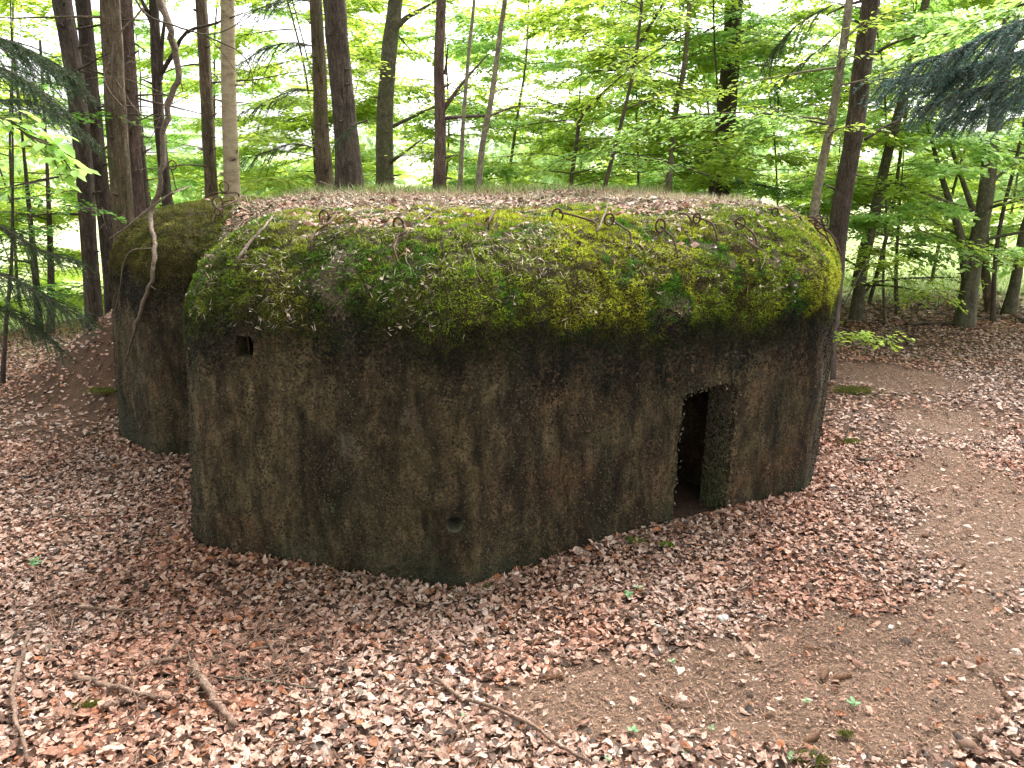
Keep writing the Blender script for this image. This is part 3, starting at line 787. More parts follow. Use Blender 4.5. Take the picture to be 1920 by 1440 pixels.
def scatter_area(n, x0, x1, y0, y1, dens_fn, seed):
    r = np.random.default_rng(seed)
    P = np.column_stack([r.uniform(x0, x1, n), r.uniform(y0, y1, n)])
    vis = np.abs(P[:, 0]) < (P[:, 1]*.72+1.0)
    P = P[vis]; d = dens_fn(P); return P[r.uniform(0, 1, len(P)) < d]
RPo = RP
def dn(P):
    b = bare(P[:, 0], P[:, 1]); d = 1-.96*b
    d *= ~inside(P, RPo)
    red = np.exp(-(((P[:, 0]+4.2)/.75)**2+((P[:, 1]-7.5)/.8)**2)); d *= 1-.5*red
    return d
def put_leaves(mb, P2, smin, smax, lift, tilt, seed, zf=None, nf=None):
    r = np.random.default_rng(seed); n = len(P2)
    z = zg(P2[:, 0], P2[:, 1]) if zf is None else zf; N = nrm_g(P2[:, 0], P2[:, 1]) if nf is None else nf
    pos = np.column_stack([P2, z]); az = r.uniform(0, 2*PI, n)
    D = np.column_stack([np.cos(az), np.sin(az), r.normal(0, tilt*.8, n)]); Nn = N+np.column_stack([r.normal(0, tilt, (n, 2)), np.zeros(n)])
    fl = r.uniform(0, 1, n) < .35; Nn[fl] *= -1
    Bm = basis(D, Nn); sc = r.uniform(smin, smax, n); pos[:, 2] += r.uniform(.004, lift, n)
    ti = r.integers(0, len(TPL), n)
    for k, (tV, tF) in enumerate(TPL):
        m = ti == k
        if m.any(): stamp(mb, tV, tF, pos[m], Bm[m], sc[m])
mb = MB()
near = scatter_area(125000, -5.2, 5.6, 1.2, 6.6, dn, 1); put_leaves(mb, near, .020, .062, .030, .36, 2)
midl = scatter_area(70000, -8, 10, 6.6, 13, dn, 3)
put_leaves(mb, midl, .030, .068, .034, .30, 4)
farl = scatter_area(12000, 2, 13, 12, 17, lambda P: dn(P)*sstep(16.5, 13, P[:, 1])*.8, 5); put_leaves(mb, farl, .07, .12, .04, .3, 6)
# crumbs of leaf and needles on the trodden path
cr = scatter_area(70000, .0, 5.8, 1.2, 9.6, lambda P: bare(P[:, 0], P[:, 1])*.8, 7); put_leaves(mb, cr, .006, .026, .010, .4, 8)
cr = scatter_area(50000, -5, 5.6, 1.2, 6.8, lambda P: dn(P)*.7, 77); put_leaves(mb, cr, .010, .028, .055, .7, 78)
r = np.random.default_rng(91); kk = r.integers(0, nb, 9000); ww = r.exponential(.05, 9000)
pf = RP[kk]-IN[kk]*(ww[:, None]+.02)+r.normal(0, .02, (9000, 2)); pf = pf[(pf[:, 1] < 7.5) & ~inside(pf, RP)]
put_leaves(mb, pf, .025, .065, .055, .6, 92)
lit = mb.build("leaf_litter", M['dead_island'], ground); lit["kind"] = "stuff"
# drifts banked against the wall foot and leaves on the roof, both joined
mb = MB(); P = []; Zs = []; Ns = []
r = np.random.default_rng(9)
for _ in range(9000):
    x, y = r.uniform(-3.0, 2.6), r.uniform(5.2, 9.6)
    fr = y-np.interp(x, [-2.3, -.3, 2.3, 3], [4.55, 4.1, 5.5, 6.9])
    ds = float(sstep(1.2, 1.9, np.array(fr+.35*wav(x*2, y*2, 2.)+.35*max(0, min(1, x-.6)))))+.02
    if x < -2.35: ds *= .04
    if r.uniform() > ds: continue
    z, nrm, onb = surf(x, y)
    if not onb and y < 7.5: continue
    P.append((x, y)); Zs.append(z+.012); Ns.append(tuple(nrm) if nrm else (0, 0, 1))
for _ in range(700):
    c_ = r.choice([0, 1, 1]); x = (-.95, 1.15)[c_]+r.normal(0, .27); y = np.interp(x, [-2.3, -.3, 2.3, 3], [4.55, 4.1, 5.5, 6.9])+(.45, .8)[c_]+abs(r.normal(0, .45))
    z, nrm, onb = surf(x, y)
    if onb: P.append((x, y)); Zs.append(z+.02); Ns.append(tuple(nrm))
# single leaves caught in the moss on the slope
for _ in range(420):
    x = r.uniform(-2.2, 2.6); y = np.interp(x, [-2.3, -.3, 2.3, 3], [4.55, 4.1, 5.5, 6.9])+r.uniform(.1, 1.4)
    if vnoise(np.array([[x, y, 1.9]]), 3., 12)[0] < .5: continue
    z, nrm, onb = surf(x, y)
    if onb: P.append((x, y)); Zs.append(z+.016); Ns.append(tuple(nrm))
P = np.array(P); Ns = np.array(Ns)
put_leaves(mb, P, .035, .075, .03, .4, 11, np.array(Zs), Ns)
rl = mb.build("roof_leaf_litter", M['dead_island'], None); tag(rl, "dry leaf litter lying across the top of the bunker roof", "leaf litter", kind="stuff")

# the 290 leaves that show largest, one object each
LM = []
for k, (tV, tF) in enumerate(TPL):
    me = bpy.data.meshes.new("fallen_leaf"); me.from_pydata([tuple(v*.075) for v in tV], [], tF); me.materials.append(M['dead_obj']); LM.append(me)
r = np.random.default_rng(21); cnt = 0
while cnt < 290:
    u, v = r.uniform(0, 1920), r.uniform(1180, 1440)**1.0
    p = atG(u, v)
    if r.uniform() < float(bare(p.x, p.y))*.85: continue
    o = bpy.data.objects.new("fallen_leaf", LM[r.integers(0, len(LM))]); link(o, ground)
    o.location = (p.x, p.y, p.z+r.uniform(.02, .042)); o.rotation_euler = (r.normal(0, .35), r.normal(0, .35), r.uniform(0, 6.28))
    s = r.uniform(.65, 1.05); o.scale = (s, s, s); cnt += 1

# needles and thin twigs strewn over the floor
mb = MB()
nP = scatter_area(120000, .0, 5.8, 1.2, 8.0, lambda P: .12+.88*bare(P[:, 0], P[:, 1]), 31); n = len(nP); r = np.random.default_rng(32)
az = r.uniform(0, 2*PI, n); D = np.column_stack([np.cos(az), np.sin(az), r.normal(0, .12, n)])
cc = np.array([.22, .135, .088])*r.uniform(.4, 1.9, (n, 1))
stamp(mb, np.array([[0, -.09, 0], [0, .09, 0], [1, 0, 0]]), [(0, 1, 2)], np.column_stack([nP, zg(nP[:, 0], nP[:, 1])+r.uniform(.004, .014, n)]), basis(D, np.tile([0, 0, 1.], (n, 1))), r.uniform(.014, .038, n), cc)
ndl = mb.build("needle_litter", M['grass'], ground); ndl["kind"] = "stuff"
mb = MB(); r = np.random.default_rng(33)
for _ in range(650):
    y = 2.0+5.5*r.uniform()**1.3; x = r.uniform(-.75, .75)*y
    if r.uniform() < .3 and x > 0: continue
    if inside(np.array([[x, y]]), RP)[0]: continue
    a0 = r.uniform(0, 6.28); Lt = r.uniform(.06, .38); nn = 5; P = []
    for k in range(nn):
        P.append((x, y, float(zg(x, y))+.03+r.uniform(-.006, .014))); a0 += r.normal(0, .25); x += math.cos(a0)*Lt/nn; y += math.sin(a0)*Lt/nn
    V, Fs = tube(P, np.linspace(1, .5, nn)*r.uniform(.0012, .0032), 4, cap=False); mb.add(V, *Fs)
for (cu, cv, su, sv, m_) in ((510, 1235, 70, 45, 60), (70, 1170, 60, 60, 45), (330, 1290, 90, 40, 25), (1420, 1200, 110, 60, 30)):
    for _ in range(m_):
        c0 = atG(cu+r.normal(0, su), cv+r.normal(0, sv)); x, y = c0.x, c0.y
        if inside(np.array([[x, y]]), RP)[0]: continue
        a0 = r.uniform(0, 6.28); Lt = r.uniform(.12, .45); P = []
        for k in range(6):
            P.append((x, y, float(zg(x, y))+.045+r.uniform(-.005, .04))); a0 += r.normal(0, .28); x += math.cos(a0)*Lt/6; y += math.sin(a0)*Lt/6
        V, Fs = tube(P, np.linspace(1, .4, 6)*r.uniform(.0022, .0052), 4, cap=False); mb.add(V, *Fs)
tw = mb.build("twig_litter", M['stick'], ground); tw["kind"] = "stuff"

# ------------------------------------------------------------------ trees
def spray_leaves(mbL, mbT, S, D, Ls, nleaf, lsz, r, simple=False, droop=.25, roll=.35):
    """S start points (n,3), D directions, Ls lengths: flat fans of alternate leaves on thin twigs"""
    n = len(S); D = D/(np.linalg.norm(D, axis=1, keepdims=True)+1e-9)
    side = np.cross(D, [0, 0, 1.]); side /= np.linalg.norm(side, axis=1, keepdims=True)+1e-9
    upv = np.cross(side, D)
    t = np.linspace(.12, 1, nleaf)[None].repeat(n, 0)+r.normal(0, .03, (n, nleaf))
    # side shoots widen the fan
    lat = r.normal(0, .22, (n, nleaf))*Ls[:, None]*(1.1-t)
    pos = S[:, None]+D[:, None]*(t*Ls[:, None])[..., None]+side[:, None]*lat[..., None]
    pos[..., 2] -= droop*(t**2)*Ls[:, None]-r.normal(0, .02, (n, nleaf))
    sg = np.where(np.arange(nleaf) % 2 == 0, 1, -1)[None]
    ang = sg*r.uniform(.5, 1.1, (n, nleaf))
    LD = D[:, None]*np.cos(ang)[..., None]+side[:, None]*np.sin(ang)[..., None]; LD[..., 2] -= r.uniform(0, .5, (n, nleaf))
    LN = upv[:, None]+r.normal(0, roll, (n, nleaf, 3)); LN[..., 2] += .8
    pos = pos.reshape(-1, 3); LD = LD.reshape(-1, 3); LN = LN.reshape(-1, 3)
    sz = lsz*r.uniform(.6, 1.15, len(pos))
    if simple: tV = np.array([[0, 0, 0], [.5, .32, .06], [1, 0, -.05], [.5, -.32, .06]]); tF = [(0, 1, 2), (0, 2, 3)]
    else:
        tV = np.array([[0, 0, 0], [.30, .27, .07], [.68, .25, .05], [1, 0, -.06], [.68, -.25, .05], [.30, -.27, .07]]); tF = [(0, 5, 4, 3), (0, 3, 2, 1)]
    stamp(mbL, tV, tF, pos, basis(LD, LN), sz)
    if mbT is not None:
        for k in range(n):
            q = np.array([S[k], S[k]+D[k]*Ls[k]*.5-np.array([0, 0, droop*.25*Ls[k]]), S[k]+D[k]*Ls[k]-np.array([0, 0, droop*Ls[k]])])
            V, Fs = tube(q, [.004, .003, .0015], 3, cap=False); mbT.add(V, *Fs)

def px_trunk(px, Y, w0, w1, top_z=None, n=26, lean_y=0.0):
    """world path of a trunk standing at distance Y whose visible stretch runs through the given pixels (listed top first)"""
    P = [atY(u, v, Y+lean_y*k) for k, (u, v) in enumerate(px)]
    P = P[::-1]                                          # bottom first
    d = (P[1]-P[0]).normalized() if len(P) > 1 else Vector((0, 0, 1))
    zb = float(zg(P[0].x, P[0].y))-.12
    if P[0].z > zb:
        k = (P[0].z-zb)/max(d.z, .3); P.insert(0, P[0]-d*k); 
    if top_z is None: top_z = P[-1].z+4.0
    d = (P[-1]-P[-2]).normalized(); d = (d+Vector((0, 0, .4))).normalized()
    while P[-1].z < top_z: P.append(P[-1]+d*1.2); d = (d+Vector((0, 0, .15))).normalized()
    Q = smooth_path(P, n*2)
    r0 = w0/2*Y/FPX*1.02; r1 = w1/2*Y/FPX
    zt = atY(px[0][0], px[0][1], Y).z; zz = Q[:, 2]; z0 = zz[0]
    R = r0+(r1-r0)*(zz-z0)/max(zt-z0, .1); R = np.maximum(R, r1*.35)
    fl = np.exp(-(zz-z0-.12)/.22); R = R*(1+.35*np.clip(fl, 0, 1.3))
    return Q, R
def shade_canopy(t, base, mt, seed, z0=6.5, z1=13, rad=2.8, n=2600, sz=.20):  # leaf cloud added above the frame to shade the floor and bunker
    r = np.random.default_rng(seed+5000); k = 26
    C = np.column_stack([r.normal(0, rad*.55, k), r.normal(0, rad*.55, k), r.uniform(z0, z1, k)]); p = C[r.integers(0, k, n)]+r.normal(0, 1, (n, 3))*np.array([.7, .7, .22])
    p[:, 2] = np.maximum(p[:, 2], z0-.5); p = p+np.array([0, 0, -base[2]]); mb = MB()
    stamp(mb, np.array([[0, 0, 0], [.5, .34, .06], [1, 0, -.05], [.5, -.34, .06]]), [(0, 1, 2), (0, 2, 3)], p, basis(r.normal(0, 1, (n, 3))*[1, 1, .3], r.normal(0, .5, (n, 3))+[0, 0, 1]), sz*r.uniform(.6, 1.2, n))
    mb.build("added_shade_crown", mt, t)
def build_tree(name, label, cat, group, Q, R, bark, leafmat=None, nbr=7, bl=(1.2, 2.4), h=(1.2, 6), spr=12, nl=18, lsz=.07, seed=0, segs=14, ridges=5, rise=.25,
               simple=False, twigs=True, azr=(0, 6.28), droop=.2, limbs=None, root=None, brad=.22, spl=(.35, .8), top=None):
    base = tuple(Q[0]); r = np.random.default_rng(seed)
    t = thing(name, label, cat, base, group)
    V, Fs = tube(Q, R, segs, .05 if ridges else .02, True, ridges, seed); b = np.array(base)
    if R[8] > .06:
        Vs, Ff = [V], list(Fs); off = len(V)
        for q in range(16):
            i = int(r.uniform(.04, .5)*len(Q)); a = r.uniform(0, 6.28); d = np.array([math.cos(a), math.sin(a), r.uniform(-.2, .5)]); st = Q[i]+d*R[i]*.8; l = r.uniform(.03, .14)+R[i]*.25
            v2, f2 = tube([st, st+d*l*.5, st+d*l], [.016, .011, .006], 5, .2)
            Vs.append(v2); Ff += [np.asarray(x)+off for x in f2]; off += len(v2)
        V = np.concatenate(Vs); Fs = Ff
    mesh_np("trunk", V-b, Fs, bark, t, True)
    if top: shade_canopy(t, base, M['leaf_mid'], seed, **top)
    mbL, mbT = MB(), MB(); S, D, Ls = [], [], []
    paths = []
    for (pts, r0_) in (limbs or []):
        paths.append((smooth_path(pts, 12), r0_))
    for k in range(nbr):
        hz = r.uniform(*h); i = int(np.argmin(np.abs(Q[:, 2]-(Q[0, 2]+hz)))); p = Q[i].copy()
        a = r.uniform(*azr); L = r.uniform(*bl); d = np.array([math.cos(a), math.sin(a), rise+r.normal(0, .12)]); P = [p]
        for s in range(7):
            d = d+np.array([r.normal(0, .12), r.normal(0, .12), r.normal(0, .06)-.03]); d /= np.linalg.norm(d); P.append(P[-1]+d*L/7)
        paths.append((np.array(P), max(min(R[i]*brad+.004, .03), .005)))
    for P, r0_ in paths:
        Lp = np.sum(np.linalg.norm(np.diff(P, axis=0), axis=1))
        V, Fs = tube(P, np.linspace(r0_, max(r0_*.22, .002), len(P)), 6, .05, False); mesh_np("branch", V-b, Fs, bark, t, True)
        if leafmat is None and not twigs: continue
        for s in range(spr):
            q = r.uniform(.25, 1); i = min(int(q*(len(P)-1)), len(P)-2); p = P[i]+(P[i+1]-P[i])*(q*(len(P)-1)-i)
            d = P[i+1]-P[i]; d = d/np.linalg.norm(d); a = r.choice([-1, 1])*r.uniform(.3, 1.2)
            d2 = np.array([d[0]*math.cos(a)-d[1]*math.sin(a), d[0]*math.sin(a)+d[1]*math.cos(a), d[2]*.5+r.normal(0, .12)])
            S.append(p); D.append(d2); Ls.append(r.uniform(*spl)*(1.15-.5*q))
    if S:
        S, D, Ls = np.array(S), np.array(D), np.array(Ls)
        if leafmat is not None:
            spray_leaves(mbL, mbT, S, D, Ls, nl, lsz, r, simple, droop)
            c = mbL.build("crown", leafmat, t, False, base)
        else:
            for k in range(len(S)):
                e = S[k]+D[k]*Ls[k]; mth = (S[k]+e)/2+np.array([0, 0, r.normal(0, .05)]); V, Fs = tube([S[k], mth, e], [.004, .003, .0015], 3, cap=False); mbT.add(V, *Fs)
        if mbT.n:
            w = mbT.build("twigs", M['bark_twig'], t, False, base); w["kind"] = "stuff"
    return t

G1 = "tall trunks behind the left end of the bunker"
G2 = "trees on the bank behind the bunker"
G3 = "slender trees at the right of the bunker"
def T(label, group, px, Y, w0, w1, bark, seed, name="tree", cat="tree", **kw):
    big = w0 > 19
    Q, R = px_trunk(px, Y, w0, w1, top_z=11 if big else None)
    return build_tree(name, label, cat, group, Q, R, M[bark], seed=seed, top=dict() if big and Y < 11.6 else None, **kw)
dead = dict(leafmat=None, bl=(.5, 1.6), spr=4, spl=(.15, .5), brad=.12, rise=.05)
T("leftmost big dark trunk, standing on the slope beside the bunker", G1, [(114, -10), (140, 150), (158, 330), (168, 480), (182, 645)], 8.9, 28, 30, 'bark_dark', 1, nbr=9, h=(1, 6), **dead)
T("dark ridged trunk second from the left, bare and leaning slightly", G1, [(155, -10), (172, 180), (190, 350), (212, 560)], 9.2, 26, 23, 'bark_dark', 2, nbr=9, h=(1.5, 6), **dead)
T("thick brown trunk with deep vertical bark ridges touching the mossy end of bunker", G1, [(205, -10), (214, 150), (226, 330), (232, 420)], 8.75, 36, 30, 'bark_brown', 3, nbr=9, h=(1.5, 6), segs=26, ridges=9, **dead)
T("reddish dark trunk just right of the deeply ridged trunk", G1, [(234, -10), (243, 150), (252, 300), (260, 400)], 9.6, 27, 23, 'bark_red', 4, nbr=8, h=(1.5, 6), **dead)
T("narrow shaded trunk half hidden behind the reddish trunk", G1, [(240, 60), (252, 200), (264, 300), (272, 390)], 11.5, 20, 16, 'bark_dark', 5, nbr=6, h=(1.5, 6), **dead)
T("thin dark forked trunk rising above the mossy left end", G1, [(290, 30), (293, 130), (300, 250), (312, 365)], 9.8, 22, 16, 'bark_dark', 6, nbr=4, h=(1.5, 5), **dead,
  limbs=[([atY(290, 45, 9.8), atY(275, 20, 9.8), atY(262, -10, 9.8)], .05), ([atY(301, 140, 9.8), atY(325, 100, 9.7), atY(350, 60, 9.6), atY(400, 45, 9.5), atY(455, 25, 9.4)], .03),
         ([atY(300, 150, 9.8), atY(303, 90, 9.8), atY(310, 20, 9.8), atY(305, -20, 9.8)], .035)])
T("straight brown trunk between the forked trunk and the pale spotted trunk", G1, [(376, -10), (384, 120), (390, 240), (396, 365)], 10.5, 25, 19, 'bark_brown', 7, nbr=10, h=(1.5, 6), **dead)
T("pale tan trunk with black spots at the left of the roof", G1, [(426, -10), (428, 120), (431, 240), (436, 370)], 9.5, 29, 23, 'birch', 8, ridges=0, nbr=8, h=(1.8, 6), **dead)
T("grey lichen covered trunk left of the broad dark trunk", G2, [(591, -10), (598, 120), (602, 240), (610, 355)], 9.9, 28, 20, 'bark_brown', 9, nbr=10, h=(2, 6), **dead)
T("broadest dark brown trunk rising from the middle left of the bank", G2, [(626, -10), (636, 120), (648, 240), (656, 355)], 9.4, 42, 34, 'bark_dark', 10, segs=20, ridges=8, nbr=6, h=(2, 6), **dead)
T("mossy grey beech with a split trunk and leafy shoots", G2, [(742, -10), (730, 100), (722, 230), (722, 350)], 11, 33, 24, 'bark_beech', 11, leafmat=M['leaf_beech'], nbr=8, bl=(.8, 1.8), h=(1.5, 5), spr=7, nl=16,
  limbs=[([atY(735, 60, 11), atY(760, 35, 11), atY(790, 18, 11), atY(820, 0, 11)], .05), ([atY(722, 310, 11), atY(752, 290, 10.8), atY(790, 262, 10.6)], .035)])
T("smooth reddish trunk in the middle with a broken side limb", G2, [(828, -10), (823, 120), (826, 230), (824, 365)], 9.6, 21, 17, 'bark_red', 12, nbr=3, h=(2, 5), leafmat=None, bl=(.5, 1.2), spr=3, spl=(.2, .4),
  limbs=[([atY(832, 205, 9.6), atY(860, 165, 9.6), atY(885, 135, 9.6), atY(912, 105, 9.6)], .030), ([atY(834, 140, 9.6), atY(838, 110, 9.6), atY(840, 76, 9.6)], .02),
         ([atY(832, 222, 9.6), atY(880, 218, 9.6), atY(920, 216, 9.7), atY(965, 200, 9.9), atY(1005, 200, 10.1)], .022)])
T("thin straight sapling stem right of the smooth middle trunk", G2, [(890, -10), (878, 110), (868, 240), (862, 368)], 9.4, 8, 5, 'bark_pale', 13, leafmat=M['leaf_beech'], nbr=5, bl=(.5, 1.1), h=(1.2, 3.5), spr=5, nl=12, segs=8, ridges=0)
T("slender curved stem leaning right above the middle of the roof", G2, [(948, -10), (938, 60), (922, 180), (905, 270), (895, 368)], 9.3, 11, 8, 'bark_pale', 14, leafmat=M['leaf_beech'], nbr=4, bl=(.5, 1.2), h=(1.2, 3.5), spr=5, nl=12, segs=8, ridges=0)
T("young tree with a crooked dark stem forking right of centre", G2, [(1158, 145), (1125, 180), (1090, 215), (1082, 260), (1068, 360)], 11.5, 9, 6, 'bark_dark', 15, leafmat=M['leaf_beech'], nbr=12, bl=(.8, 1.8), h=(.6, 3.6), spr=10, nl=18, segs=8, ridges=0)
T("spindly sapling with upright twigs above the roof edge", G2, [(1205, -10), (1190, 120), (1165, 230), (1128, 372)], 9.6, 7, 5, 'bark_twig', 16, leafmat=M['leaf_beech'], nbr=12, bl=(.6, 1.4), h=(.5, 3.4), spr=9, nl=16, segs=8, ridges=0)
T("pale thin stem standing in the foliage left of the dark spruce", G2, [(1292, 20), (1282, 130), (1266, 220), (1255, 330)], 12, 13, 8, 'bark_pale', 17, leafmat=M['leaf_beech'], nbr=10, bl=(.8, 1.8), h=(.8, 4.5), spr=10, nl=18, segs=8, ridges=0)
T("old dark trunk wrapped in hanging twigs behind the foliage", G2, [(1378, -10), (1370, 100), (1362, 200), (1350, 340)], 14, 40, 30, 'bark_dark', 18, leafmat=M['leaf_mid'], nbr=16, bl=(.6, 1.6), h=(1.5, 6), spr=14, nl=16)
T("pale slim trunk leaning beside the dark leaning trunk", G3, [(1594, -10), (1582, 80), (1560, 220), (1535, 340), (1524, 420)], 8.9, 19, 13, 'bark_pale', 19, leafmat=M['leaf_beech'], nbr=5, bl=(.5, 1.2), h=(2.6, 4.5), spr=6, nl=14, segs=10, ridges=0,
  limbs=[([atY(1578, 78, 8.9), atY(1598, 60, 8.8), atY(1616, 42, 8.8)], .014)])
T("dark rough trunk leaning right behind the right end of bunker", G3, [(1634, -10), (1617, 120), (1602, 250), (1580, 370), (1568, 475)], 9.0, 36, 31, 'bark_dark', 20, segs=20, ridges=7, leafmat=None, nbr=2, bl=(.5, 1.), h=(3, 5), spr=3, spl=(.2, .4),
  limbs=[([atY(1622, 262, 9), atY(1655, 240, 9), atY(1690, 222, 9), atY(1714, 195, 9)], .022)])
T("dark green trunk leaning left of the small sapling at the clearing", G3, [(1702, 150), (1672, 260), (1640, 400), (1618, 500), (1604, 600)], 12.3, 22, 15, 'bark_beech', 21, leafmat=M['leaf_beech'], nbr=14, bl=(1., 2.2), h=(.7, 4.5), spr=12, nl=18,
  limbs=[([atY(1612, 560, 12.3), atY(1632, 535, 12.3), atY(1652, 505, 12.3), atY(1670, 490, 12.2)], .03)])
T("short sapling with a bent foot on the clearing edge", G3, [(1684, 430), (1680, 510), (1681, 560), (1686, 598)], 12.8, 9, 5, 'bark_beech', 22, leafmat=M['leaf_beech'], nbr=6, bl=(.6, 1.2), h=(.7, 3.), spr=8, nl=14, segs=8, ridges=0)
T("largest beech at right with a flared foot and two low limbs", G3, [(1880, 150), (1862, 250), (1846, 380), (1824, 500), (1808, 608)], 11.9, 31, 20, 'bark_beech', 23, leafmat=M['leaf_beech'], nbr=12, bl=(1., 2.4), h=(1.2, 5), spr=12, nl=18, segs=18,
  limbs=[([atY(1812, 520, 11.9), atY(1800, 440, 11.9), atY(1765, 330, 11.9), atY(1735, 220, 11.9)], .075), ([atY(1825, 395, 11.9), atY(1805, 340, 11.8), atY(1775, 250, 11.7), atY(1760, 200, 11.7)], .045),
         ([atY(1820, 395, 11.9), atY(1760, 372, 11.6), atY(1700, 350, 11.4), atY(1640, 330, 11.3)], .028), ([atY(1850, 350, 11.9), atY(1885, 320, 11.9), atY(1920, 300, 12)], .03)])
T("narrow trunk close behind the largest beech on its right", G3, [(1850, 380), (1846, 450), (1848, 520), (1860, 590)], 13.2, 17, 12, 'bark_brown', 24, leafmat=M['leaf_beech'], nbr=6, bl=(.8, 1.8), h=(1, 4), spr=9, nl=14, segs=10)
T("forked thin stem between the largest beech and the leaning trunk", G3, [(1905, 300), (1880, 400), (1866, 490), (1862, 594)], 12.4, 9, 6, 'bark_twig', 25, leafmat=M['leaf_beech'], nbr=6, bl=(.6, 1.4), h=(.8, 3), spr=7, nl=14, segs=8, ridges=0)
T("curved trunk at the right frame edge leaning outwards", G3, [(1935, 380), (1918, 440), (1905, 520), (1890, 590)], 13.0, 20, 14, 'bark_beech', 26, leafmat=M['leaf_beech'], nbr=6, bl=(.8, 1.8), h=(.8, 4), spr=9, nl=14, segs=10)
# the understorey fill: young beeches beyond the bank and round the clearing
G4 = "young beeches in the understorey"
fill = [(-11.5, 15, "young beech at the far left behind the spruce boughs"), (-8.2, 12.8, "young beech in full leaf left of the big trunks"), (-6.4, 16.5, "young beech seen between the big left trunks"),
        (-3.6, 14.5, "young beech seen right of the pale spotted trunk"), (-1.9, 16.5, "young beech behind the mossy split beech"), (-.3, 13.4, "low young beech behind the thin straight stem"),
        (1.0, 17, "young beech filling the gap behind the slender curved stem"), (2.0, 13.2, "spreading young beech behind the crooked forking stem"), (3.5, 16.5, "young beech beyond the pale thin stem"),
        (3.4, 12.6, "young beech in front of the old dark trunk"), (5.2, 15.0, "young beech behind the pale slim leaning trunk"), (5.1, 18.5, "tall young beech beyond the dark leaning trunk"),
        (7.4, 16.8, "young beech behind the small sapling on the clearing"), (9.5, 17.5, "young beech beyond the largest beech"), (11.8, 15.2, "young beech at the right edge of the clearing"),
        (-13.0, 21, "distant young beech at the left edge"), (-5.5, 23, "distant young beech left of centre"), (5.9, 12.0, "low leafy beech right of the leaning dark trunk"),
        (-9.8, 11.0, "leafy young beech behind the low spruce boughs at left"), (-2.6, 12.6, "leafy young beech close behind the lichen covered trunk"), (4.3, 20, "young beech far behind the old dark trunk"), (8.3, 21, "young beech far beyond the clearing"),
        (12.5, 20, "young beech in the far right background"), (-8.5, 19, "young beech in the far left background"), (1.9, 21, "young beech far behind the centre of the bank"), (6.6, 14.2, "leafy beech between the green trunk and the largest beech"), (10.2, 13.2, "beech sapling crown behind the right frame edge")]
for k, (x, y, lab) in enumerate(fill):
    r = np.random.default_rng(200+k); z = float(zg(x, y)); P = [(x, y, z-.1)]; d = np.array([r.normal(0, .1), r.normal(0, .1), 1.])
    for s in range(8): d = d+np.array([r.normal(0, .06), r.normal(0, .06), 0]); P.append(tuple(np.array(P[-1])+d*.85))
    Q = smooth_path(P, 26); R = np.linspace(.036, .009, len(Q))*r.uniform(.6, 1.2)
    build_tree("young_beech", lab, "tree", G4, Q, R, M['bark_beech' if k % 3 else 'bark_dark'], leafmat=M[['leaf_beech', 'leaf_beech', 'leaf_pale'][k % 3]], nbr=34, bl=(1.0, 2.8), h=(1.35 if x > 4.5 else .2, 6.0), spr=24, nl=21, lsz=.108,
               seed=300+k, segs=8, ridges=0, simple=True, rise=.12, droop=.15, spl=(.4, .9))
# leafy beech boughs reaching over the bank in pale light
def bough(label, pts, rad, nspr, nl, lsz, mt, seed, name="beech_bough", cat="branch", group=None, spl=(.25, .6), bark='bark_twig', single=False, droop=.15):
    P = smooth_path(pts, 14); base = tuple(P[0]); b = np.array(base); r = np.random.default_rng(seed)
    t = thing(name, label, cat, base, group)
    V, Fs = tube(P, np.linspace(rad, rad*.25, len(P)), 6, .04); mesh_np("stem", V-b, Fs, M[bark], t, True)
    S, D, Ls = [], [], []
    for s in range(nspr):
        q = r.uniform(.1, 1); i = min(int(q*13), 12); p = P[i]+(P[i+1]-P[i])*(q*13-i); d = P[i+1]-P[i]; d /= np.linalg.norm(d); a = r.choice([-1, 1])*r.uniform(.2, 1.1)
        S.append(p); D.append([d[0]*math.cos(a)-d[1]*math.sin(a), d[0]*math.sin(a)+d[1]*math.cos(a), d[2]*.4+r.normal(0, .08)]); Ls.append(r.uniform(*spl))
    mbL, mbT = MB(), MB(); spray_leaves(mbL, mbT, np.array(S), np.array(D), np.array(Ls), nl, lsz, r, False, droop)
    if single:
        V = np.concatenate(mbL.V).reshape(-1, 6, 3)
        for k in range(len(V)):
            mesh_np("leaf", V[k]-b, [np.array([(0, 5, 4, 3), (0, 3, 2, 1)])], mt, t)
    else: mbL.build("foliage", mt, t, False, base)
    w = mbT.build("twigs", M['bark_twig'], t, False, base); w["kind"] = "stuff"; return t
GB = "leafy beech boughs hanging into the view"
bough("pale green bough arching level above the right half of roof", [atY(1560, 235, 8.6), atY(1450, 215, 8.6), atY(1350, 212, 8.7), atY(1240, 225, 8.8), atY(1170, 250, 8.9)], .012, 42, 16, .075, M['leaf_pale'], 401, group=GB, spl=(.3, .7), droop=.45)
bough("bright bough drooping low behind the centre of roof", [atY(1330, 330, 10), atY(1240, 300, 10), atY(1130, 285, 10), atY(1020, 300, 10)], .012, 30, 16, .08, M['leaf_pale'], 402, group=GB, spl=(.3, .7), droop=.3)
bough("leafy bough across the top right corner above the blue spruce", [atY(1990, -20, 6.5), atY(1900, 15, 6.5), atY(1820, 45, 6.6), atY(1740, 80, 6.8)], .014, 30, 16, .08, M['leaf_pale'], 403, group=GB, spl=(.3, .6), droop=.3)
bough("low bright spray of beech leaves touching the ground beside the right end", [atY(1540, 640, 8.6), atY(1590, 628, 8.5), atY(1640, 632, 8.3), atY(1675, 645, 8.2)], .007, 16, 12, .07, M['leaf_beech'], 404, group=GB, spl=(.15, .4), droop=.1)
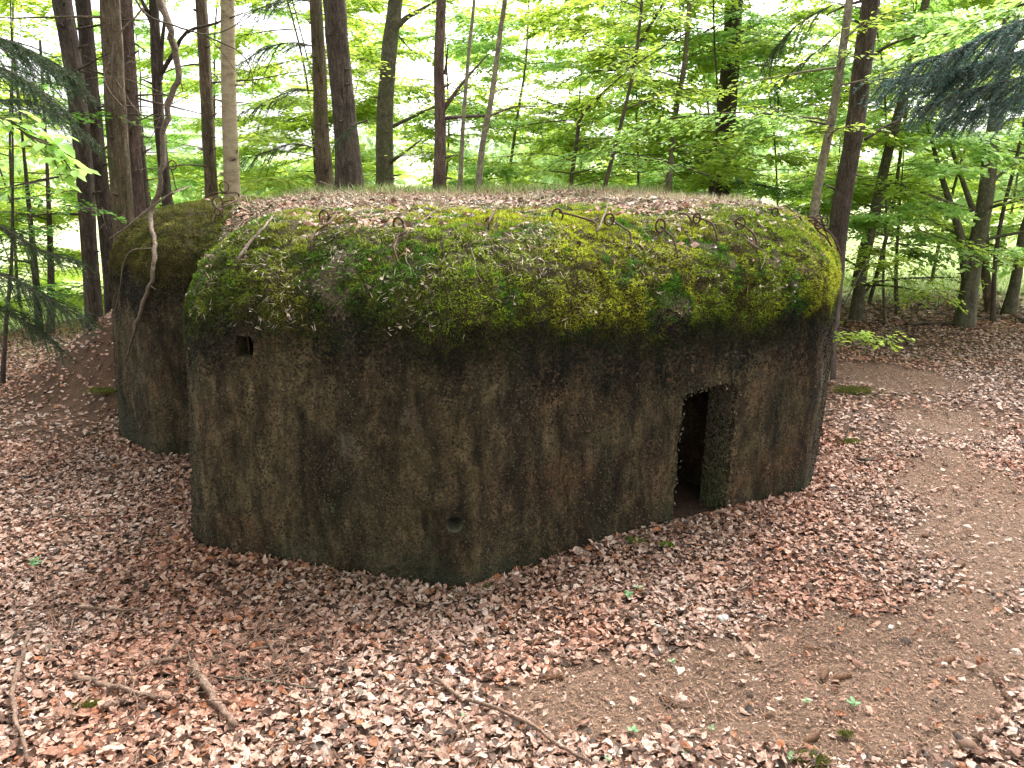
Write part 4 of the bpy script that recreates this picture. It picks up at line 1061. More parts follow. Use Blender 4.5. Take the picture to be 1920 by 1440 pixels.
bough("beech spray hanging before the clearing at right", [atY(1580, 575, 9.5), atY(1640, 480, 10), atY(1720, 505, 10.2), atY(1770, 560, 10.4)], .009, 18, 12, .075, M['leaf_beech'], 405, group=GB, spl=(.2, .5))
bough("beech bough drooping across the largest trunk at right", [atY(1720, 430, 10.8), atY(1790, 455, 10.8), atY(1860, 478, 10.8), atY(1930, 500, 10.8)], .008, 16, 12, .08, M['leaf_beech'], 406, group=GB, spl=(.2, .5))
bough("beech bough at the upper centre between sky gaps", [atY(1290, 60, 9.5), atY(1240, 90, 9.6), atY(1180, 130, 9.7), atY(1120, 185, 9.8)], .010, 26, 14, .075, M['leaf_beech'], 407, group=GB, spl=(.3, .6))
bough("beech bough spreading left of the reddish middle trunk", [atY(735, 150, 10.5), atY(700, 120, 10.3), atY(665, 100, 10.1)], .010, 14, 12, .075, M['leaf_beech'], 408, group=GB, spl=(.2, .5))
bough("close bright green leaf spray at the left frame edge", [atY(-60, 200, 2.6), atY(-10, 215, 2.6), atY(40, 245, 2.6), atY(105, 285, 2.6)], .004, 11, 9, .062, M['leaf_pale'], 409, group=GB, spl=(.08, .16), single=True, droop=.4)

# ------------------------------------------------------------------ spruce boughs
def spruce_bough(label, pts, L, nt, mt, seed, group, width=.5, droop=.6, rad=.012, nlen=.022):
    P = smooth_path(pts, 20); base = tuple(P[0]); b = np.array(base); r = np.random.default_rng(seed)
    t = thing("spruce_bough", label, "branch", base, group)
    V, Fs = tube(P, np.linspace(rad, rad*.3, len(P)), 6, .04); mesh_np("stem", V-b, Fs, M['bark_twig'], t, True)
    mbN, mbT = MB(), MB(); pos, dr = [], []
    for k in range(nt):
        q = r.uniform(.05, 1); i = min(int(q*19), 18); p = P[i]+(P[i+1]-P[i])*(q*19-i); d = P[i+1]-P[i]; d /= np.linalg.norm(d)
        sg = r.choice([-1, 1]); side = np.cross(d, [0, 0, 1.]); side /= np.linalg.norm(side)
        l = width*(1.1-.7*q)*r.uniform(.5, 1.1); dd = d*.9+side*sg*.8+np.array([0, 0, r.normal(-.1, .25)]); dd /= np.linalg.norm(dd); Q = [p]
        for s in range(6): dd = dd+np.array([0, 0, -droop/6]); dd /= np.linalg.norm(dd); Q.append(Q[-1]+dd*l/6)
        Q = np.array(Q); V, Fs = tube(Q, np.linspace(.004, .0015, 7), 3, cap=False); mbT.add(V, *Fs)
        m = int(l/.0042); s = r.uniform(0, 6, m); si = np.minimum(s.astype(int), 5); pp = Q[si]+(Q[si+1]-Q[si])*(s-si)[:, None]; td = Q[si+1]-Q[si]; td /= np.linalg.norm(td, axis=1, keepdims=True)
        rd = r.normal(0, 1, (m, 3)); rd[:, 2] *= .7; rd -= td*np.sum(rd*td, 1, keepdims=True); rd /= np.linalg.norm(rd, axis=1, keepdims=True)
        pos.append(pp); dr.append(td*.6+rd*.8)
    pos = np.concatenate(pos); dr = np.concatenate(dr)
    stamp(mbN, np.array([[0, -.075, 0], [0, .075, 0], [1, 0, 0]]), [(0, 1, 2)], pos, basis(dr, r.normal(0, 1, (len(pos), 3))), nlen*r.uniform(.7, 1.3, len(pos)))
    mbN.build("needles", mt, t, False, base); w = mbT.build("twigs", M['bark_twig'], t, False, base); w["kind"] = "stuff"; return t
GS = "drooping spruce boughs"
spruce_bough("highest blue green spruce bough at the top right corner", [atY(2030, 0, 5.0), atY(1900, 45, 5.0), atY(1800, 90, 5.1), atY(1700, 125, 5.3)], 1, 150, M['needle_blue'], 501, GS, .55, .9, nlen=.028)
spruce_bough("longest blue green spruce bough reaching furthest left at top right", [atY(2030, 75, 5.2), atY(1900, 100, 5.2), atY(1800, 130, 5.3), atY(1660, 150, 5.5)], 1, 170, M['needle_blue'], 503, GS, .6, 1.0, nlen=.028)
spruce_bough("middle blue green spruce bough at the right frame edge", [atY(2030, 130, 4.9), atY(1920, 145, 4.9), atY(1820, 170, 5.0), atY(1730, 200, 5.1)], 1, 110, M['needle_blue'], 504, GS, .5, 1.0, nlen=.028)
spruce_bough("lowest blue green spruce bough at the right frame edge", [atY(2000, 170, 5.3), atY(1920, 180, 5.3), atY(1850, 200, 5.3), atY(1770, 225, 5.4)], 1, 75, M['needle_blue'], 502, GS, .42, .9, nlen=.028)
sb = [("dark spruce bough in the upper left corner", [(-60, 60), (10, 75), (80, 110), (140, 150)], 6.5, 90, .55), ("dark spruce bough below the upper left one", [(-60, 110), (10, 130), (60, 160), (110, 200)], 6.0, 70, .4),
      ("long thin spruce bough crossing the leftmost trunk", [(-30, 190), (50, 190), (120, 225), (180, 270)], 7.5, 50, .4), ("low spruce bough over the leaf slope at left", [(-60, 500), (20, 520), (90, 560), (165, 600)], 7.5, 90, .55),
      ("lowest spruce bough at the left edge", [(-60, 560), (10, 585), (70, 620), (120, 660)], 7.3, 60, .45), ("spruce bough at mid height on the left edge", [(-60, 400), (10, 430), (80, 470), (150, 490)], 7.8, 60, .5),
      ("spruce bough behind the pale spotted trunk", [(600, 90), (550, 80), (500, 90), (450, 120)], 10.5, 70, .7), ("spruce bough left of the lichen covered trunk", [(596, 170), (550, 170), (500, 190), (455, 210)], 10.4, 60, .65),
      ("lower spruce bough left of the lichen covered trunk", [(600, 280), (550, 270), (500, 285), (450, 300)], 10.3, 60, .6), ("small spruce twig in front of the broad dark trunk", [(690, 225), (665, 235), (645, 250), (625, 275)], 8.9, 10, .3),
      ("spruce bough at the top between spotted and lichen trunks", [(600, 10), (550, -5), (500, 10), (455, 30)], 10.6, 60, .7),
      ("dark spruce bough beside the old dark trunk at its left", [(1370, 40), (1320, 60), (1270, 100), (1225, 110)], 13.8, 60, .9), ("dark spruce bough beside the old dark trunk at its right", [(1375, 90), (1410, 80), (1440, 130), (1460, 190)], 13.8, 50, .8),
      ("dark twiggy spruce bough left of the pale slim trunk", [(1560, 10), (1520, 30), (1480, 60), (1450, 100)], 11, 70, .8),
      ("dark spruce bough in the middle of the right foliage", [(1575, 60), (1540, 90), (1500, 120), (1470, 150)], 11, 40, .6)]
for k, (lab, px, Y, n, w) in enumerate(sb):
    spruce_bough(lab, [atY(u, v, Y) for u, v in px], 1, int(n*(1.5 if Y < 9 else .6)), M['needle'], 510+k, GS, w*1.15, .7, rad=.010, nlen=.028 if Y < 9 else .030)
# two short dark trunks standing in the undergrowth far left
for px, lab in (([(70, 560), (78, 700)], "left one of two short dark trunks in the undergrowth"), ([(96, 560), (92, 700)], "right one of two short dark trunks in the undergrowth")):
    Q, R = px_trunk(px, 11.5, 17, 13, top_z=4); build_tree("tree", lab, "tree", "short dark trunks in the undergrowth", Q, R, M['bark_dark'], leafmat=M['leaf_mid'], nbr=6, bl=(.5, 1.4), h=(1, 3.5), spr=8, nl=14, seed=int(px[0][0]), segs=10)
Q, R = px_trunk([(22, 480), (12, 600), (4, 730)], 8.4, 9, 6, top_z=4); build_tree("tree", "thin dark tree at the left frame edge on the leaves", "tree", None, Q, R, M['bark_dark'], leafmat=M['leaf_mid'], nbr=9, bl=(.5, 1.4), h=(1, 3.5), spr=8, nl=14, seed=77, segs=8, ridges=0)

# ------------------------------------------------------------------ far wood across the meadow
mb = MB(); r = np.random.default_rng(600)
for k in range(110):
    a = r.uniform(-1.0, 1.0); d = r.uniform(50, 85); x, y = d*math.sin(a), d*math.cos(a); z = float(zg(x, y)); h = r.uniform(3., 6.)*(1 if d > 50 else .8)
    n = 300; q = r.normal(0, 1, (n, 3)); q /= np.linalg.norm(q, axis=1, keepdims=True); q *= r.uniform(.3, 1, (n, 1))**.5
    p = np.array([x, y, z+h*.55])+q*np.array([h*.42, h*.42, h*.5])
    stamp(mb, np.array([[0, 0, 0], [.5, .3, .06], [1, 0, -.05], [.5, -.3, .06]]), [(0, 1, 2), (0, 2, 3)], p, basis(r.normal(0, 1, (n, 3)), r.normal(0, 1, (n, 3))+[0, 0, 1]), r.uniform(.35, .8, n))
fw = mb.build("far_wood", M['far_leaf']); tag(fw, "pale line of trees far beyond the bright meadow", "woodland", kind="stuff")

# ------------------------------------------------------------------ grasses
def grass(name, label, P, hh, cols, seed, w=.004, parent=None):
    r = np.random.default_rng(seed); n = len(P); az = r.uniform(0, 2*PI, n); ln = r.uniform(.1, .9, n)
    D = np.column_stack([np.cos(az)*ln, np.sin(az)*ln, np.ones(n)]); W = np.column_stack([-np.sin(az), np.cos(az), np.zeros(n)]); L = r.uniform(.4, 1.1, n)*hh
    mid = P+D*(L*.55)[:, None]; tip = P+D*L[:, None]+np.column_stack([np.cos(az), np.sin(az), -.4*np.ones(n)])*(L*.35*ln)[:, None]
    ww = (w*r.uniform(.6, 1.4, n))[:, None]
    V = np.stack([P-W*ww, P+W*ww, mid+W*ww*.7, mid-W*ww*.7, tip], 1).reshape(-1, 3); i = np.arange(n)[:, None]*5
    ci = r.integers(0, len(cols), n); c = np.repeat(np.array(cols)[ci]*r.uniform(.6, 1.3, (n, 1)), 5, axis=0)
    o = mesh_np(name, V, [i+np.array([[0, 1, 2, 3]]), i+np.array([[3, 2, 4]])], M['grass'], parent, False, c)
    if label: tag(o, label, "grass", kind="stuff")
    else: o["kind"] = "stuff"
    return o
def on_surf(n, x0, x1, y0, y1, seed, f=None):
    r = np.random.default_rng(seed); out = []
    for _ in range(n):
        x, y = r.uniform(x0, x1), r.uniform(y0, y1)
        if f and r.uniform() > f(x, y): continue
        z, nrm, onb = surf(x, y); out.append((x, y, z))
    return np.array(out)
straw = [(.52, .44, .30), (.62, .55, .43), (.30, .22, .12), (.36, .33, .14)]
green = [(.14, .26, .05), (.20, .33, .07), (.10, .20, .03), (.34, .34, .14)]
grass("dry_grass", "straw coloured dry grass tufts along the rear of the roof", on_surf(26000, -2.6, 3.0, 6.2, 9.4, 701, lambda x, y: (.05+.9*float(sstep(.0, .5, np.array(wav(x*1.5, y*1.5, 3., 3))))+.5*(.8 < x < 2.4))*float(sstep(6.4, 7.4, np.array(y)))), .12, straw, 702, .0022)
grass("green_grass", "fresh green grass growing on the earth bank behind the roof", on_surf(16000, -3.5, 3.8, 8.8, 11.5, 703), .15, green+straw[:1], 704, .004)
P = scatter_area(60000, -16, 22, 13, 30, lambda P: sstep(12.8, 15.5, P[:, 1]+np.where(P[:, 0] < -4, 3, 0)), 705); P = np.column_stack([P, zg(P[:, 0], P[:, 1])])
grass("meadow_grass", "bright green meadow grass beyond the trees", P, .16, [(.42, .54, .22), (.50, .56, .26), (.32, .44, .14), (.54, .54, .30)], 706, .012)
P = scatter_area(9000, -10, 12, 9.5, 14, lambda P: .15+.5*(P[:, 0] < -5)+.35*sstep(11.5, 13.5, P[:, 1]), 707); P = np.column_stack([P, zg(P[:, 0], P[:, 1])])
grass("sparse_grass", "sparse grass thinning into the leaves at the clearing edge", P, .10, green, 708, .004)

# ------------------------------------------------------------------ iron hooks, branches, sticks, cones, stones
camp = Vector((0, 0, CAM_Z))
def pin(u, v, lift, lastY):
    h = BV.ray_cast(camp, ray(u, v).normalized())
    if h[0] is not None: return h[0]+h[1]*lift, h[0].y
    return atY(u, v, lastY), lastY
def hook(loop, tail, ry=None, lab=None, flat=.85, rad=.0066):
    Y = None
    for (u, v) in tail:
        h = BV.ray_cast(camp, ray(u, v).normalized())
        if h[0] is not None: Y = h[0].y if Y is None else min(Y, h[0].y)
    if Y is None or ry: Y = ry or 6.0
    pts = []; last = Y
    for k, (u, v) in enumerate(tail):
        p, last = pin(u, v, .075 if k < len(tail)-1 else .03, last); pts.append(p)
    path = []
    if loop:
        u, v, rp = loop; c, _ = pin(u, v, .02, last if False else pts[0].y)
        c = Vector((c.x, pts[0].y-.005, atY(u, v, pts[0].y).z)); rr = 1.3*rp*c.y/FPX; c = c+Vector((0, -.05, .028))
        st = pts[0]-c; a0 = math.atan2(st.z, st.x); tilt = random.uniform(-.5, .5)
        for k in range(19):
            a = a0-2*PI*1.12*(18-k)/18
            path.append(c+Vector((math.cos(a)*rr*flat*math.cos(tilt), math.cos(a)*rr*math.sin(tilt)-.010+.020*(k/18), math.sin(a)*rr)))
    path += pts
    P = smooth_path(path, len(path)*3); V, Fs = tube(P, rad, 7, .08)
    o = mesh_np("iron_hook", V-np.array([0, 6, 0]), Fs, M['iron'], bunker, True)
    return o
H = [((328, 315, 6), [(322, 320), (328, 345), (330, 358), (318, 367), (296, 376)], 8.2), ((425, 356, 7), [(420, 362), (445, 362), (449, 378)], 7.4), (None, [(418, 362), (400, 362), (385, 372)], 7.4),
     ((438, 385, 8), [(445, 392), (430, 400), (412, 410), (400, 424)], None), (None, [(440, 394), (452, 384), (463, 382), (455, 389), (445, 392)], None), ((421, 403, 5), [(425, 407), (422, 412)], None),
     ((628, 414, 9), [(633, 421), (620, 437), (604, 452), (596, 466), (590, 480)], None),
     ((753, 428, 9), [(760, 434), (760, 448), (755, 462), (748, 475), (748, 490), (749, 502)], None),
     ((919, 427, 8), [(926, 420), (921, 436), (917, 440)], None),
     ((1040, 411, 9), [(1046, 419), (1060, 422), (1082, 427), (1102, 434), (1117, 443)], None),
     ((1134, 419, 8), [(1136, 428), (1148, 436), (1162, 446), (1172, 457), (1180, 469)], None),
     ((1227, 430, 9), [(1231, 440), (1242, 450), (1256, 465), (1268, 488)], None),
     ((1296, 416, 7), [(1296, 424), (1310, 430), (1328, 440), (1344, 458)], None), (None, [(1272, 419), (1284, 422), (1298, 427)], None),
     ((1378, 425, 8), [(1375, 433), (1390, 443), (1404, 458), (1413, 480)], None),
     ((1437, 404, 6), [(1436, 410), (1450, 407), (1468, 401), (1492, 401)], None), (None, [(1414, 420), (1418, 414), (1436, 410)], None),
     ((1500, 419, 7), [(1503, 426), (1520, 436), (1540, 448), (1556, 466), (1566, 482)], None), (None, [(1478, 424), (1490, 422), (1502, 426)], None),
     ((1512, 428, 5), [(1516, 432), (1534, 444), (1550, 460)], None),
     ((1529, 425, 7), [(1533, 432), (1548, 444), (1560, 462)], None),
     ((1541, 420, 6), [(1545, 426), (1558, 440), (1568, 456), (1575, 474)], None), (None, [(1515, 408), (1524, 406), (1532, 414), (1545, 426)], None)]
for lp, tl, y in H: hook(lp, tl, y)

# the dead sapling that leans over the left end of the bunker
def dead_branch(name, label, pts, radii, subs=(), mt='deadwood', cat="branch", group=None, part="side_twig", rough=.12):
    P = smooth_path(pts, max(8, len(pts)*4)); base = tuple(P[0]); b = np.array(base)
    R = np.interp(np.linspace(0, 1, len(P)), np.linspace(0, 1, len(radii)), radii)
    t = thing(name, label, cat, base, group)
    _k = np.random.default_rng(len(label)); P = P+_k.normal(0, 1, P.shape)*R[:, None]*.35; V, Fs = tube(P, R, 8, rough*1.6, True, 3, len(pts)); mesh_np("stem", V-b, Fs, M[mt], t, True)
    for sp_, r0 in subs:
        q = smooth_path(sp_, len(sp_)*4); V, Fs = tube(q, np.linspace(r0, r0*.35, len(q)), 5, .1); mesh_np(part, V-b, Fs, M[mt], t, True)
    return t
def earp(u, v, lift=.04):
    h = BV.ray_cast(camp, ray(u, v).normalized())
    return h[0]+h[1]*lift if h[0] is not None else atY(u, v, 6.5)
Yd = 6.7
dead_branch("hanging_dead_branch", "crooked dead branch hanging down over the mossy left end", [atY(290, -20, Yd), atY(300, 10, Yd), atY(318, 45, Yd), atY(326, 100, Yd), atY(334, 140, Yd), atY(318, 190, Yd), atY(308, 260, Yd), atY(302, 340, Yd), earp(298, 420, .10), earp(297, 475, .05),
            earp(290, 530, .05), earp(272, 575, .04), earp(262, 615, .04), earp(245, 668, .03)], [.030, .028, .024, .022, .018, .016, .013, .006],
            [([earp(296, 472, .06), earp(258, 474, .05), earp(240, 500, .05), earp(236, 545, .05), earp(223, 585, .04)], .007), ([atY(334, 142, Yd), atY(340, 158, Yd), atY(343, 172, Yd)], .010),
             ([atY(312, 215, Yd), atY(285, 225, Yd), atY(255, 205, Yd), atY(215, 145, Yd)], .006), ([atY(308, 240, Yd), atY(260, 235, Yd), atY(215, 212, Yd)], .005),
             ([atY(316, 180, Yd), atY(270, 160, Yd), atY(235, 148, Yd), atY(195, 145, Yd), atY(150, 152, Yd), atY(125, 175, Yd), atY(120, 200, Yd)], .006),
             ([atY(312, 185, Yd-.1), atY(280, 262, Yd-.1), atY(228, 288, Yd-.1)], .004), ([earp(290, 535, .05), earp(302, 540, .07)], .006)])
dead_branch("bare_branch", "long bare grey branch curving across the trunks at top left", [atY(245, -20, 6.2), atY(272, 25, 6.2), atY(330, 50, 6.2), atY(380, 65, 6.2), atY(445, 95, 6.2), atY(470, 130, 6.2), atY(475, 180, 6.2)], [.008, .007, .005, .003],
            [([atY(380, 65, 6.2), atY(415, 60, 6.2), atY(450, 38, 6.2), atY(430, 10, 6.2)], .006), ([atY(330, 50, 6.2), atY(395, 75, 6.2), atY(460, 160, 6.2), atY(475, 185, 6.2)], .004)], mt='bark_twig')
dead_branch("bare_branch", "thin whitish twig bending down at far left between the trunks", [atY(270, 15, 6.4), atY(235, 50, 6.4), atY(215, 75, 6.4), atY(208, 110, 6.4), atY(195, 140, 6.4), atY(205, 170, 6.4), atY(235, 205, 6.4)], [.007, .006, .004, .003], mt='deadwood')
dead_branch("bare_branch", "dead twig lying along the bank edge left of the moss", [atY(205, 448, 7.4), earp(240, 425, .05), earp(275, 395, .05), earp(300, 375, .05), earp(330, 360, .06), atY(355, 350, 7.0)], [.004, .007, .009, .006], mt='deadwood')
def rp(u, v, l=.03):
    h = BV.ray_cast(camp, ray(u, v).normalized()); return (h[0]+h[1]*(l+.035)) if h[0] is not None else atY(u, v, 8.2)
GR = "dead twigs lying on the mossy roof"
for lab, px, r0 in [("straight twig leaning down the moss at left of the roof", [(458, 498), (475, 470), (492, 447), (512, 424)], .010), ("thin twig pointing right above the ring in the moss", [(768, 450), (800, 425), (830, 408), (860, 404)], .006),
                    ("pale twig crossing the leaf litter right of centre", [(1128, 385), (1160, 395), (1190, 410), (1204, 425)], .006), ("pale twig lying by the second iron ring from centre", [(1118, 452), (1126, 430), (1134, 412), (1140, 385)], .006),
                    ("arched thin twig at the top left of roof litter", [(600, 340), (630, 352), (660, 366), (700, 372)], .005), ("whitish forked root hanging below the ring at right", [(1390, 462), (1412, 478), (1425, 490), (1416, 512)], .006),
                    ("long dry stalk drooping over the middle moss", [(878, 482), (880, 505), (890, 525), (900, 545)], .003), ("dry stalk hanging in front of the dark hollow", [(765, 483), (768, 500), (776, 515), (779, 530)], .003)]:
    dead_branch("dead_twig", lab, [rp(u, v) for u, v in px], [r0, r0*.8, r0*.5], mt='deadwood', cat="twig", group=GR)
# fallen sticks on the leaves
def gp_(u, v, l=.035):
    p = atG(u, v); return p+Vector((0, 0, l))
GF = "fallen sticks on the leaf litter"
for lab, px, r0, mt in [("thick straight stick pointing down right on the leaves at lower left", [(362, 1262), (385, 1300), (410, 1335), (442, 1378)], .017, 'stick'),
                    ("long stick lying left of the thick straight stick", [(140, 1276), (180, 1295), (240, 1310), (318, 1328)], .012, 'stick'), ("short stick above the thick straight stick", [(265, 1260), (300, 1254), (335, 1250), (352, 1246)], .011, 'stick'),
                    ("short stump of stick under the long left stick", [(195, 1340), (220, 1328), (245, 1318)], .013, 'stick'), ("long thin stick reaching the bottom edge right of centre", [(815, 1288), (870, 1320), (940, 1352), (1000, 1380), (1060, 1420), (1110, 1445)], .0085, 'stick'),
                    ("tall curving stick at the left frame edge", [(60, 1200), (45, 1240), (30, 1280), (28, 1340), (45, 1400), (52, 1440)], .010, 'stick'), ("level stick on the leaves left of the bunker corner", [(148, 1152), (180, 1152), (220, 1154), (270, 1153)], .008, 'stick'),
                    ("dark stick near the far left leaves", [(100, 978), (140, 978), (180, 980), (228, 978)], .007, 'bark_twig'), ("slanting thin stick left of the dense twig tangle", [(310, 1250), (330, 1225), (352, 1200)], .005, 'bark_twig'),
                    ("curved stick in the middle of the twig tangle", [(478, 1215), (482, 1190), (495, 1165), (515, 1150)], .007, 'stick'), ("diagonal stick running through the twig tangle", [(500, 1212), (520, 1240), (545, 1268), (556, 1280)], .007, 'stick'),
                    ("long dark stick under the twig tangle", [(420, 1285), (480, 1290), (540, 1295), (600, 1308)], .006, 'bark_twig'), ("level stick at the right of the twig tangle", [(470, 1232), (510, 1222), (560, 1215), (592, 1208)], .006, 'stick'),
                    ("thin stick standing out right of the white stone", [(1262, 1170), (1280, 1188), (1305, 1205)], .005, 'bark_twig'), ("short thin stick on the bare soil in front", [(1318, 1310), (1330, 1335), (1336, 1362)], .005, 'stick'),
                    ("pale short stick on the middle of the path", [(1432, 1268), (1450, 1262), (1468, 1254)], .006, 'stick'), ("dark stick by the right end of the wall on the leaves", [(1540, 778), (1560, 777), (1578, 776)], .008, 'bark_twig'),
                    ("dark forked stick on the leaves behind the path", [(1610, 868), (1625, 873), (1640, 870)], .012, 'bark_twig'),
                    ("long low fallen stem at the foot of the largest beech", [(1700, 612), (1760, 610), (1800, 612), (1830, 603), (1880, 598)], .03, 'bark_twig'), ("fallen log at the right edge beyond the leaves", [(1905, 605), (1925, 607), (1945, 609)], .05, 'bark_dark'),
                    ("thin arched twig at the lower left corner", [(0, 1225), (40, 1200), (70, 1180), (130, 1160)], .004, 'bark_twig')]:
    r = np.random.default_rng(len(lab)); pts = [gp_(u, v, .03+.02*r.uniform()) for u, v in px]
    dead_branch("fallen_stick", lab, pts, [r0*1.05, r0, r0*.7], mt=mt, cat="stick", group=GF)
# cones
def cone_mesh():
    mb = MB(); n = 64; L = .085
    V, Fs = tube([(x*L, 0, 0) for x in np.linspace(0, 1, 8)], [.004, .009, .011, .0115, .011, .009, .006, .002], 8); mb.add(V, *Fs)
    k = np.arange(n); t = k/n; a = k*2.39996; rr = np.interp(t, [0, .15, .5, .85, 1], [.006, .0115, .013, .010, .004])
    pos = np.column_stack([t*L, np.cos(a)*rr*.75, np.sin(a)*rr*.75]); D = np.column_stack([np.full(n, .9), np.cos(a)*.45, np.sin(a)*.45]); N = np.column_stack([np.zeros(n), np.cos(a), np.sin(a)])
    stamp(mb, np.array([[0, -.45, 0], [0, .45, 0], [.7, .4, .12], [1.1, 0, .2], [.7, -.4, .12]]), [(0, 1, 2, 3, 4)], pos, basis(D, N), np.full(n, .013)); return mb
cm = cone_mesh(); C0 = None
GC = "spruce cones lying on the path"
for lab, u, v, az in [("longest spruce cone, lying level at the edge of the bare soil", 1032, 1274, .05), ("spruce cone lying beside the pale square stone", 1395, 1161, -.1), ("dark spruce cone on the middle of bare soil", 1520, 1217, -.3),
                      ("spruce cone near the upper path among leaves", 1602, 993, .1), ("spruce cone at the top right by the path", 1738, 1007, -.2), ("pale spruce cone half in leaves right of the path", 1785, 1246, .5),
                      ("spruce cone lying below the others near the bottom", 1525, 1395, .5), ("small cone by the stick on the lower soil", 1252, 1310, -.9), ("cone at the left of the two dark crumbs", 1556, 1277, .9), ("dark open cone on the right soil patch", 1580, 1275, 0.2),
                      ("cone among leaves left of the round stone", 1800, 1065, .3)]:
    p = atG(u, v)
    if C0 is None: C0 = cm.build("spruce_cone", M['cone']); o = C0
    else: o = C0.copy(); link(o)
    o.location = (p.x-.04, p.y, p.z+.013); o.rotation_euler = (0, .03, az); s = .95 if u > 1100 else 1.1; o.scale = (s, s, s); tag(o, lab, "cone", GC)
# stones
def stone(name, label, u, v, s, mt, seed, cat="stone", group=None, sub=2, chip=.25):
    p = atG(u, v); bm = bmesh.new(); bmesh.ops.create_icosphere(bm, subdivisions=sub, radius=1)
    for q in bm.verts:
        k = 1+chip*noise.noise(q.co*1.3+Vector((seed*3.1, 0, 0))); q.co *= k
        if chip > .1: q.co = Vector([max(-.75, min(.75, c)) for c in q.co])
        q.co = Vector((q.co.x*s[0], q.co.y*s[1], q.co.z*s[2]))
    me = bpy.data.meshes.new(name); bm.to_mesh(me); bm.free(); me.materials.append(M[mt])
    if chip <= .1:
        for f in me.polygons: f.use_smooth = True
    o = bpy.data.objects.new(name, me); link(o); o.location = (p.x, p.y, p.z+s[2]*.6); o.rotation_euler = (0, 0, seed); tag(o, label, cat, group); return o
stone("stone", "pale grey squarish stone lying on the edge of the bare path", 1356, 1166, (.037, .028, .026), 'stone_white', .2)
stone("stone", "smooth round brown stone at the lower right", 1814, 1408, (.031, .031, .030), 'stone_brown', 1, sub=3, chip=.06)
GP = "small pale stones among the leaves"
for lab, u, v, s in [("white chip left of the square stone, near the bare soil", 1235, 1176, .02), ("pale pebble on the leaves right of the doorway", 1420, 1008, .02), ("pale pebble beside the one right of the doorway", 1396, 1013, .018),
                     ("tiny white pebble on the lower right path edge", 1670, 1178, .022), ("white chip near the top of the path", 1700, 962, .024), ("pale chip at the bottom centre of the path", 1618, 1424, .024), ("pale chip low on the soil left of the cones", 1260, 1386, .018),
                     ("small white chip at the far side of the path", 1762, 1052, .02)]:
    stone("pebble", lab, u, v, (s, s*.7, s*.45), 'stone_white', u*.01, "pebble", GP, 1)
# seedlings
def seedling(label, u, v, n, L, mt='seedling', h=.03, group="green seedlings on the leaf litter", onwall=None):
    p = onwall or atG(u, v); r = np.random.default_rng(u); t = thing("seedling", label, "plant", tuple(p), group)
    V, Fs = tube([(0, 0, -.01), (0, 0, h*.6), (.003, 0, h)], .0012, 5); mesh_np("stem", V, Fs, M[mt], t)
    tV = np.array([[0, 0, 0], [.35, .26, .05], [.75, .2, .04], [1, 0, -.02], [.75, -.2, .04], [.35, -.26, .05]])
    for k in range(n):
        a = k*2.4+r.uniform(-.3, .3); d = np.array([[math.cos(a), math.sin(a), r.uniform(-.1, .5)]]); Bm = basis(d, np.array([[0, 0, 1.]]))[0]
        me_v = (Bm@tV.T).T*L*r.uniform(.7, 1.1)+np.array([0, 0, h*(.5+.5*k/n)]); mesh_np("leaf", me_v, [np.array([(0, 5, 4, 3), (0, 3, 2, 1)])], M[mt], t)
for a in [("round leaved seedling at the lower centre leaves", 870, 1350, 3, .025), ("seedling near the bottom edge among leaves", 825, 1422, 3, .028), ("two leaved seedling at the bottom of the soil patch", 1140, 1432, 3, .025), ("feathery seedling on the leaves before the wall", 1178, 1120, 9, .04),
          ("tall seedling right of the feathery one", 1196, 1108, 6, .035), ("seedling on the bare soil right of centre", 1600, 1328, 7, .035), ("pale seedling on soil left of the cones", 1260, 1248, 5, .022), ("small seedling above the feathery low one", 1333, 1375, 4, .02),
          ("low feathery seedling at the bottom soil", 1187, 1378, 6, .03), ("small seedling left of the low feathery one", 1283, 1418, 4, .022), ("seedling by the cone at the lower path", 1510, 1322, 5, .022), ("seedling at the bottom near the moss", 1478, 1428, 4, .025),
          ("first small plant at the foot of wall under the round hole", 808, 1092, 6, .025), ("middle small plant at the foot of wall under the round hole", 834, 1091, 6, .022), ("last small plant at the foot of wall under the round hole", 856, 1094, 6, .022),
          ("bright fern like sprig on the leaves at the left", 64, 1062, 12, .055)]:
    seedling(*a)
# moss cushions
def cushion(label, u, v, w, seed, c=(.22, .30, .03)):
    p = atG(u, v); r = np.random.default_rng(seed); n = int(14000*w); q = r.normal(0, .42, (n, 2))+.25*np.round(r.normal(0, .8, (n, 2))); d = np.hypot(q[:, 0], q[:, 1]); q = q[d < 1.5]; n = len(q); hz = .5*min(w, .1)*(1-np.minimum(np.hypot(q[:, 0], q[:, 1])**2, 1.))
    mb = MB(); bmv = bmesh.new(); bmesh.ops.create_icosphere(bmv, subdivisions=2, radius=1); V = np.array([tuple(x.co) for x in bmv.verts]); F = np.array([[x.index for x in f.verts] for f in bmv.faces]); bmv.free()
    V = V*np.array([w*.6, w*.36, min(w, .08)*.12]); mb.add(V, F, col=np.array([[.09, .10, .025]]))
    D = r.normal(0, .6, (n, 3))+[0, 0, 1]; stamp(mb, np.array([[0, -.12, 0], [0, .12, 0], [1, 0, 0]]), [(0, 1, 2)], np.column_stack([q[:, 0]*w, q[:, 1]*w*.6, hz*.25]), basis(D, r.normal(0, 1, (n, 3))), r.uniform(.008, .02, n), np.array(c)*r.uniform(.5, 1.4, (n, 1)))
    o = mb.build("moss_cushion", M['moss']); o.location = tuple(p+Vector((0, 0, .02))); tag(o, label, "moss", "moss cushions on the ground")
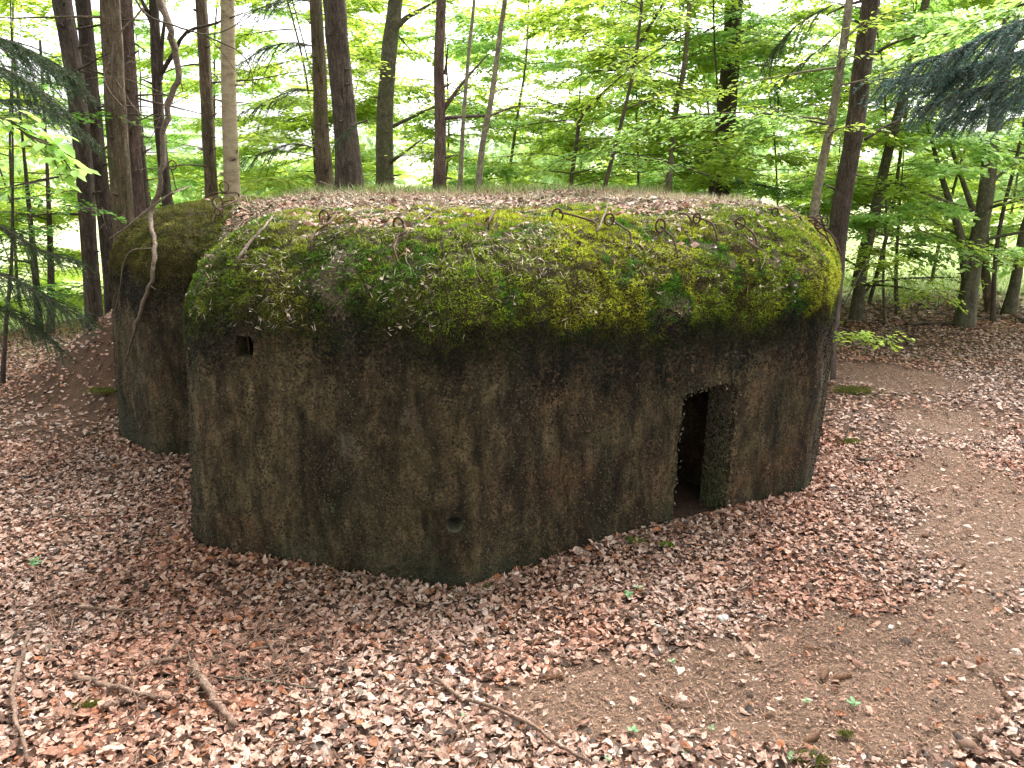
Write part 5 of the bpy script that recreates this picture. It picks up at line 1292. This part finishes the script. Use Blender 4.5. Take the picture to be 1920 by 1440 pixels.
for k, a in enumerate([("larger green moss cushion near the wall left of the doorway", 1186, 1018, .075), ("smaller green moss cushion right of the larger one", 1251, 1027, .05), ("faint moss patch on the bottom soil near the right", 1585, 1385, .03), ("yellowish moss patch at the bottom edge", 1525, 1432, .07),
                       ("olive moss patch beyond the path at right", 1600, 735, .3), ("small moss patch on the leaves before it", 1592, 832, .12), ("tiny moss tuft under the left stick tangle", 172, 1330, .05), ("dark moss clump on slope beside the left end", 200, 735, .22), ("moss tuft near the bunker corner on leaves", 915, 1105, .03)]):
    cushion(*a, seed=900+k, c=(.14, .15, .03) if k >= 2 else (.16, .25, .03))
# feather
p = gp_(838, 1262, .045); mb = MB(); r = np.random.default_rng(5); n = 120
t_ = r.uniform(.1, 1, n); sg = r.choice([-1, 1], n); pos = np.column_stack([t_*.07, np.zeros(n), .004*np.sin(t_*3)]); D = np.column_stack([np.full(n, .8), sg*.7, r.normal(0, .15, n)])
stamp(mb, np.array([[0, -.06, 0], [0, .06, 0], [1, 0, 0]]), [(0, 1, 2)], pos, basis(D, np.tile([0, 0, 1.], (n, 1))), r.uniform(.012, .025, n))
V, Fs = tube([(-.01, 0, 0), (.03, 0, .003), (.07, 0, .001)], .0008, 4); mb.add(V, *Fs)
M['feather'] = make_simple("white_down", (.7, .69, .7), (.85, .84, .84), 20)
f_ = mb.build("feather", M['feather']); f_.location = p; f_.rotation_euler = (0, 0, -1.0); tag(f_, "small whitish feather lying on the leaves below the wall", "feather")

# ------------------------------------------------------------------ unseen beeches added around the camera to darken the bunker wall
GW = "shade beeches added around the camera"
for k, (x, y) in enumerate([(-5, -3), (4.5, -4), (-1, -6.5), (7.5, 2), (-7.5, 2.5)]):
    r = np.random.default_rng(800+k); z = float(zg(x, y)); Q = smooth_path([(x, y, z-.1), (x+.1, y, z+4), (x-.1, y+.1, z+11)], 24); R = np.linspace(.17, .04, 24)
    build_tree("beech", ["added shade beech left behind the viewpoint", "added shade beech right behind the viewpoint", "added shade beech straight behind the viewpoint", "added shade beech beyond the right side of the view", "added shade beech beyond the left side of the view"][k], "tree", GW, Q, R, M['bark_beech'], leafmat=M['leaf_mid'],
               nbr=26, bl=(2, 4), h=(1.5, 10.5), spr=14, nl=14, lsz=.19, seed=820+k, segs=10, simple=True, twigs=False, spl=(.7, 1.4), top=dict(z0=6, rad=3.2, n=3600))
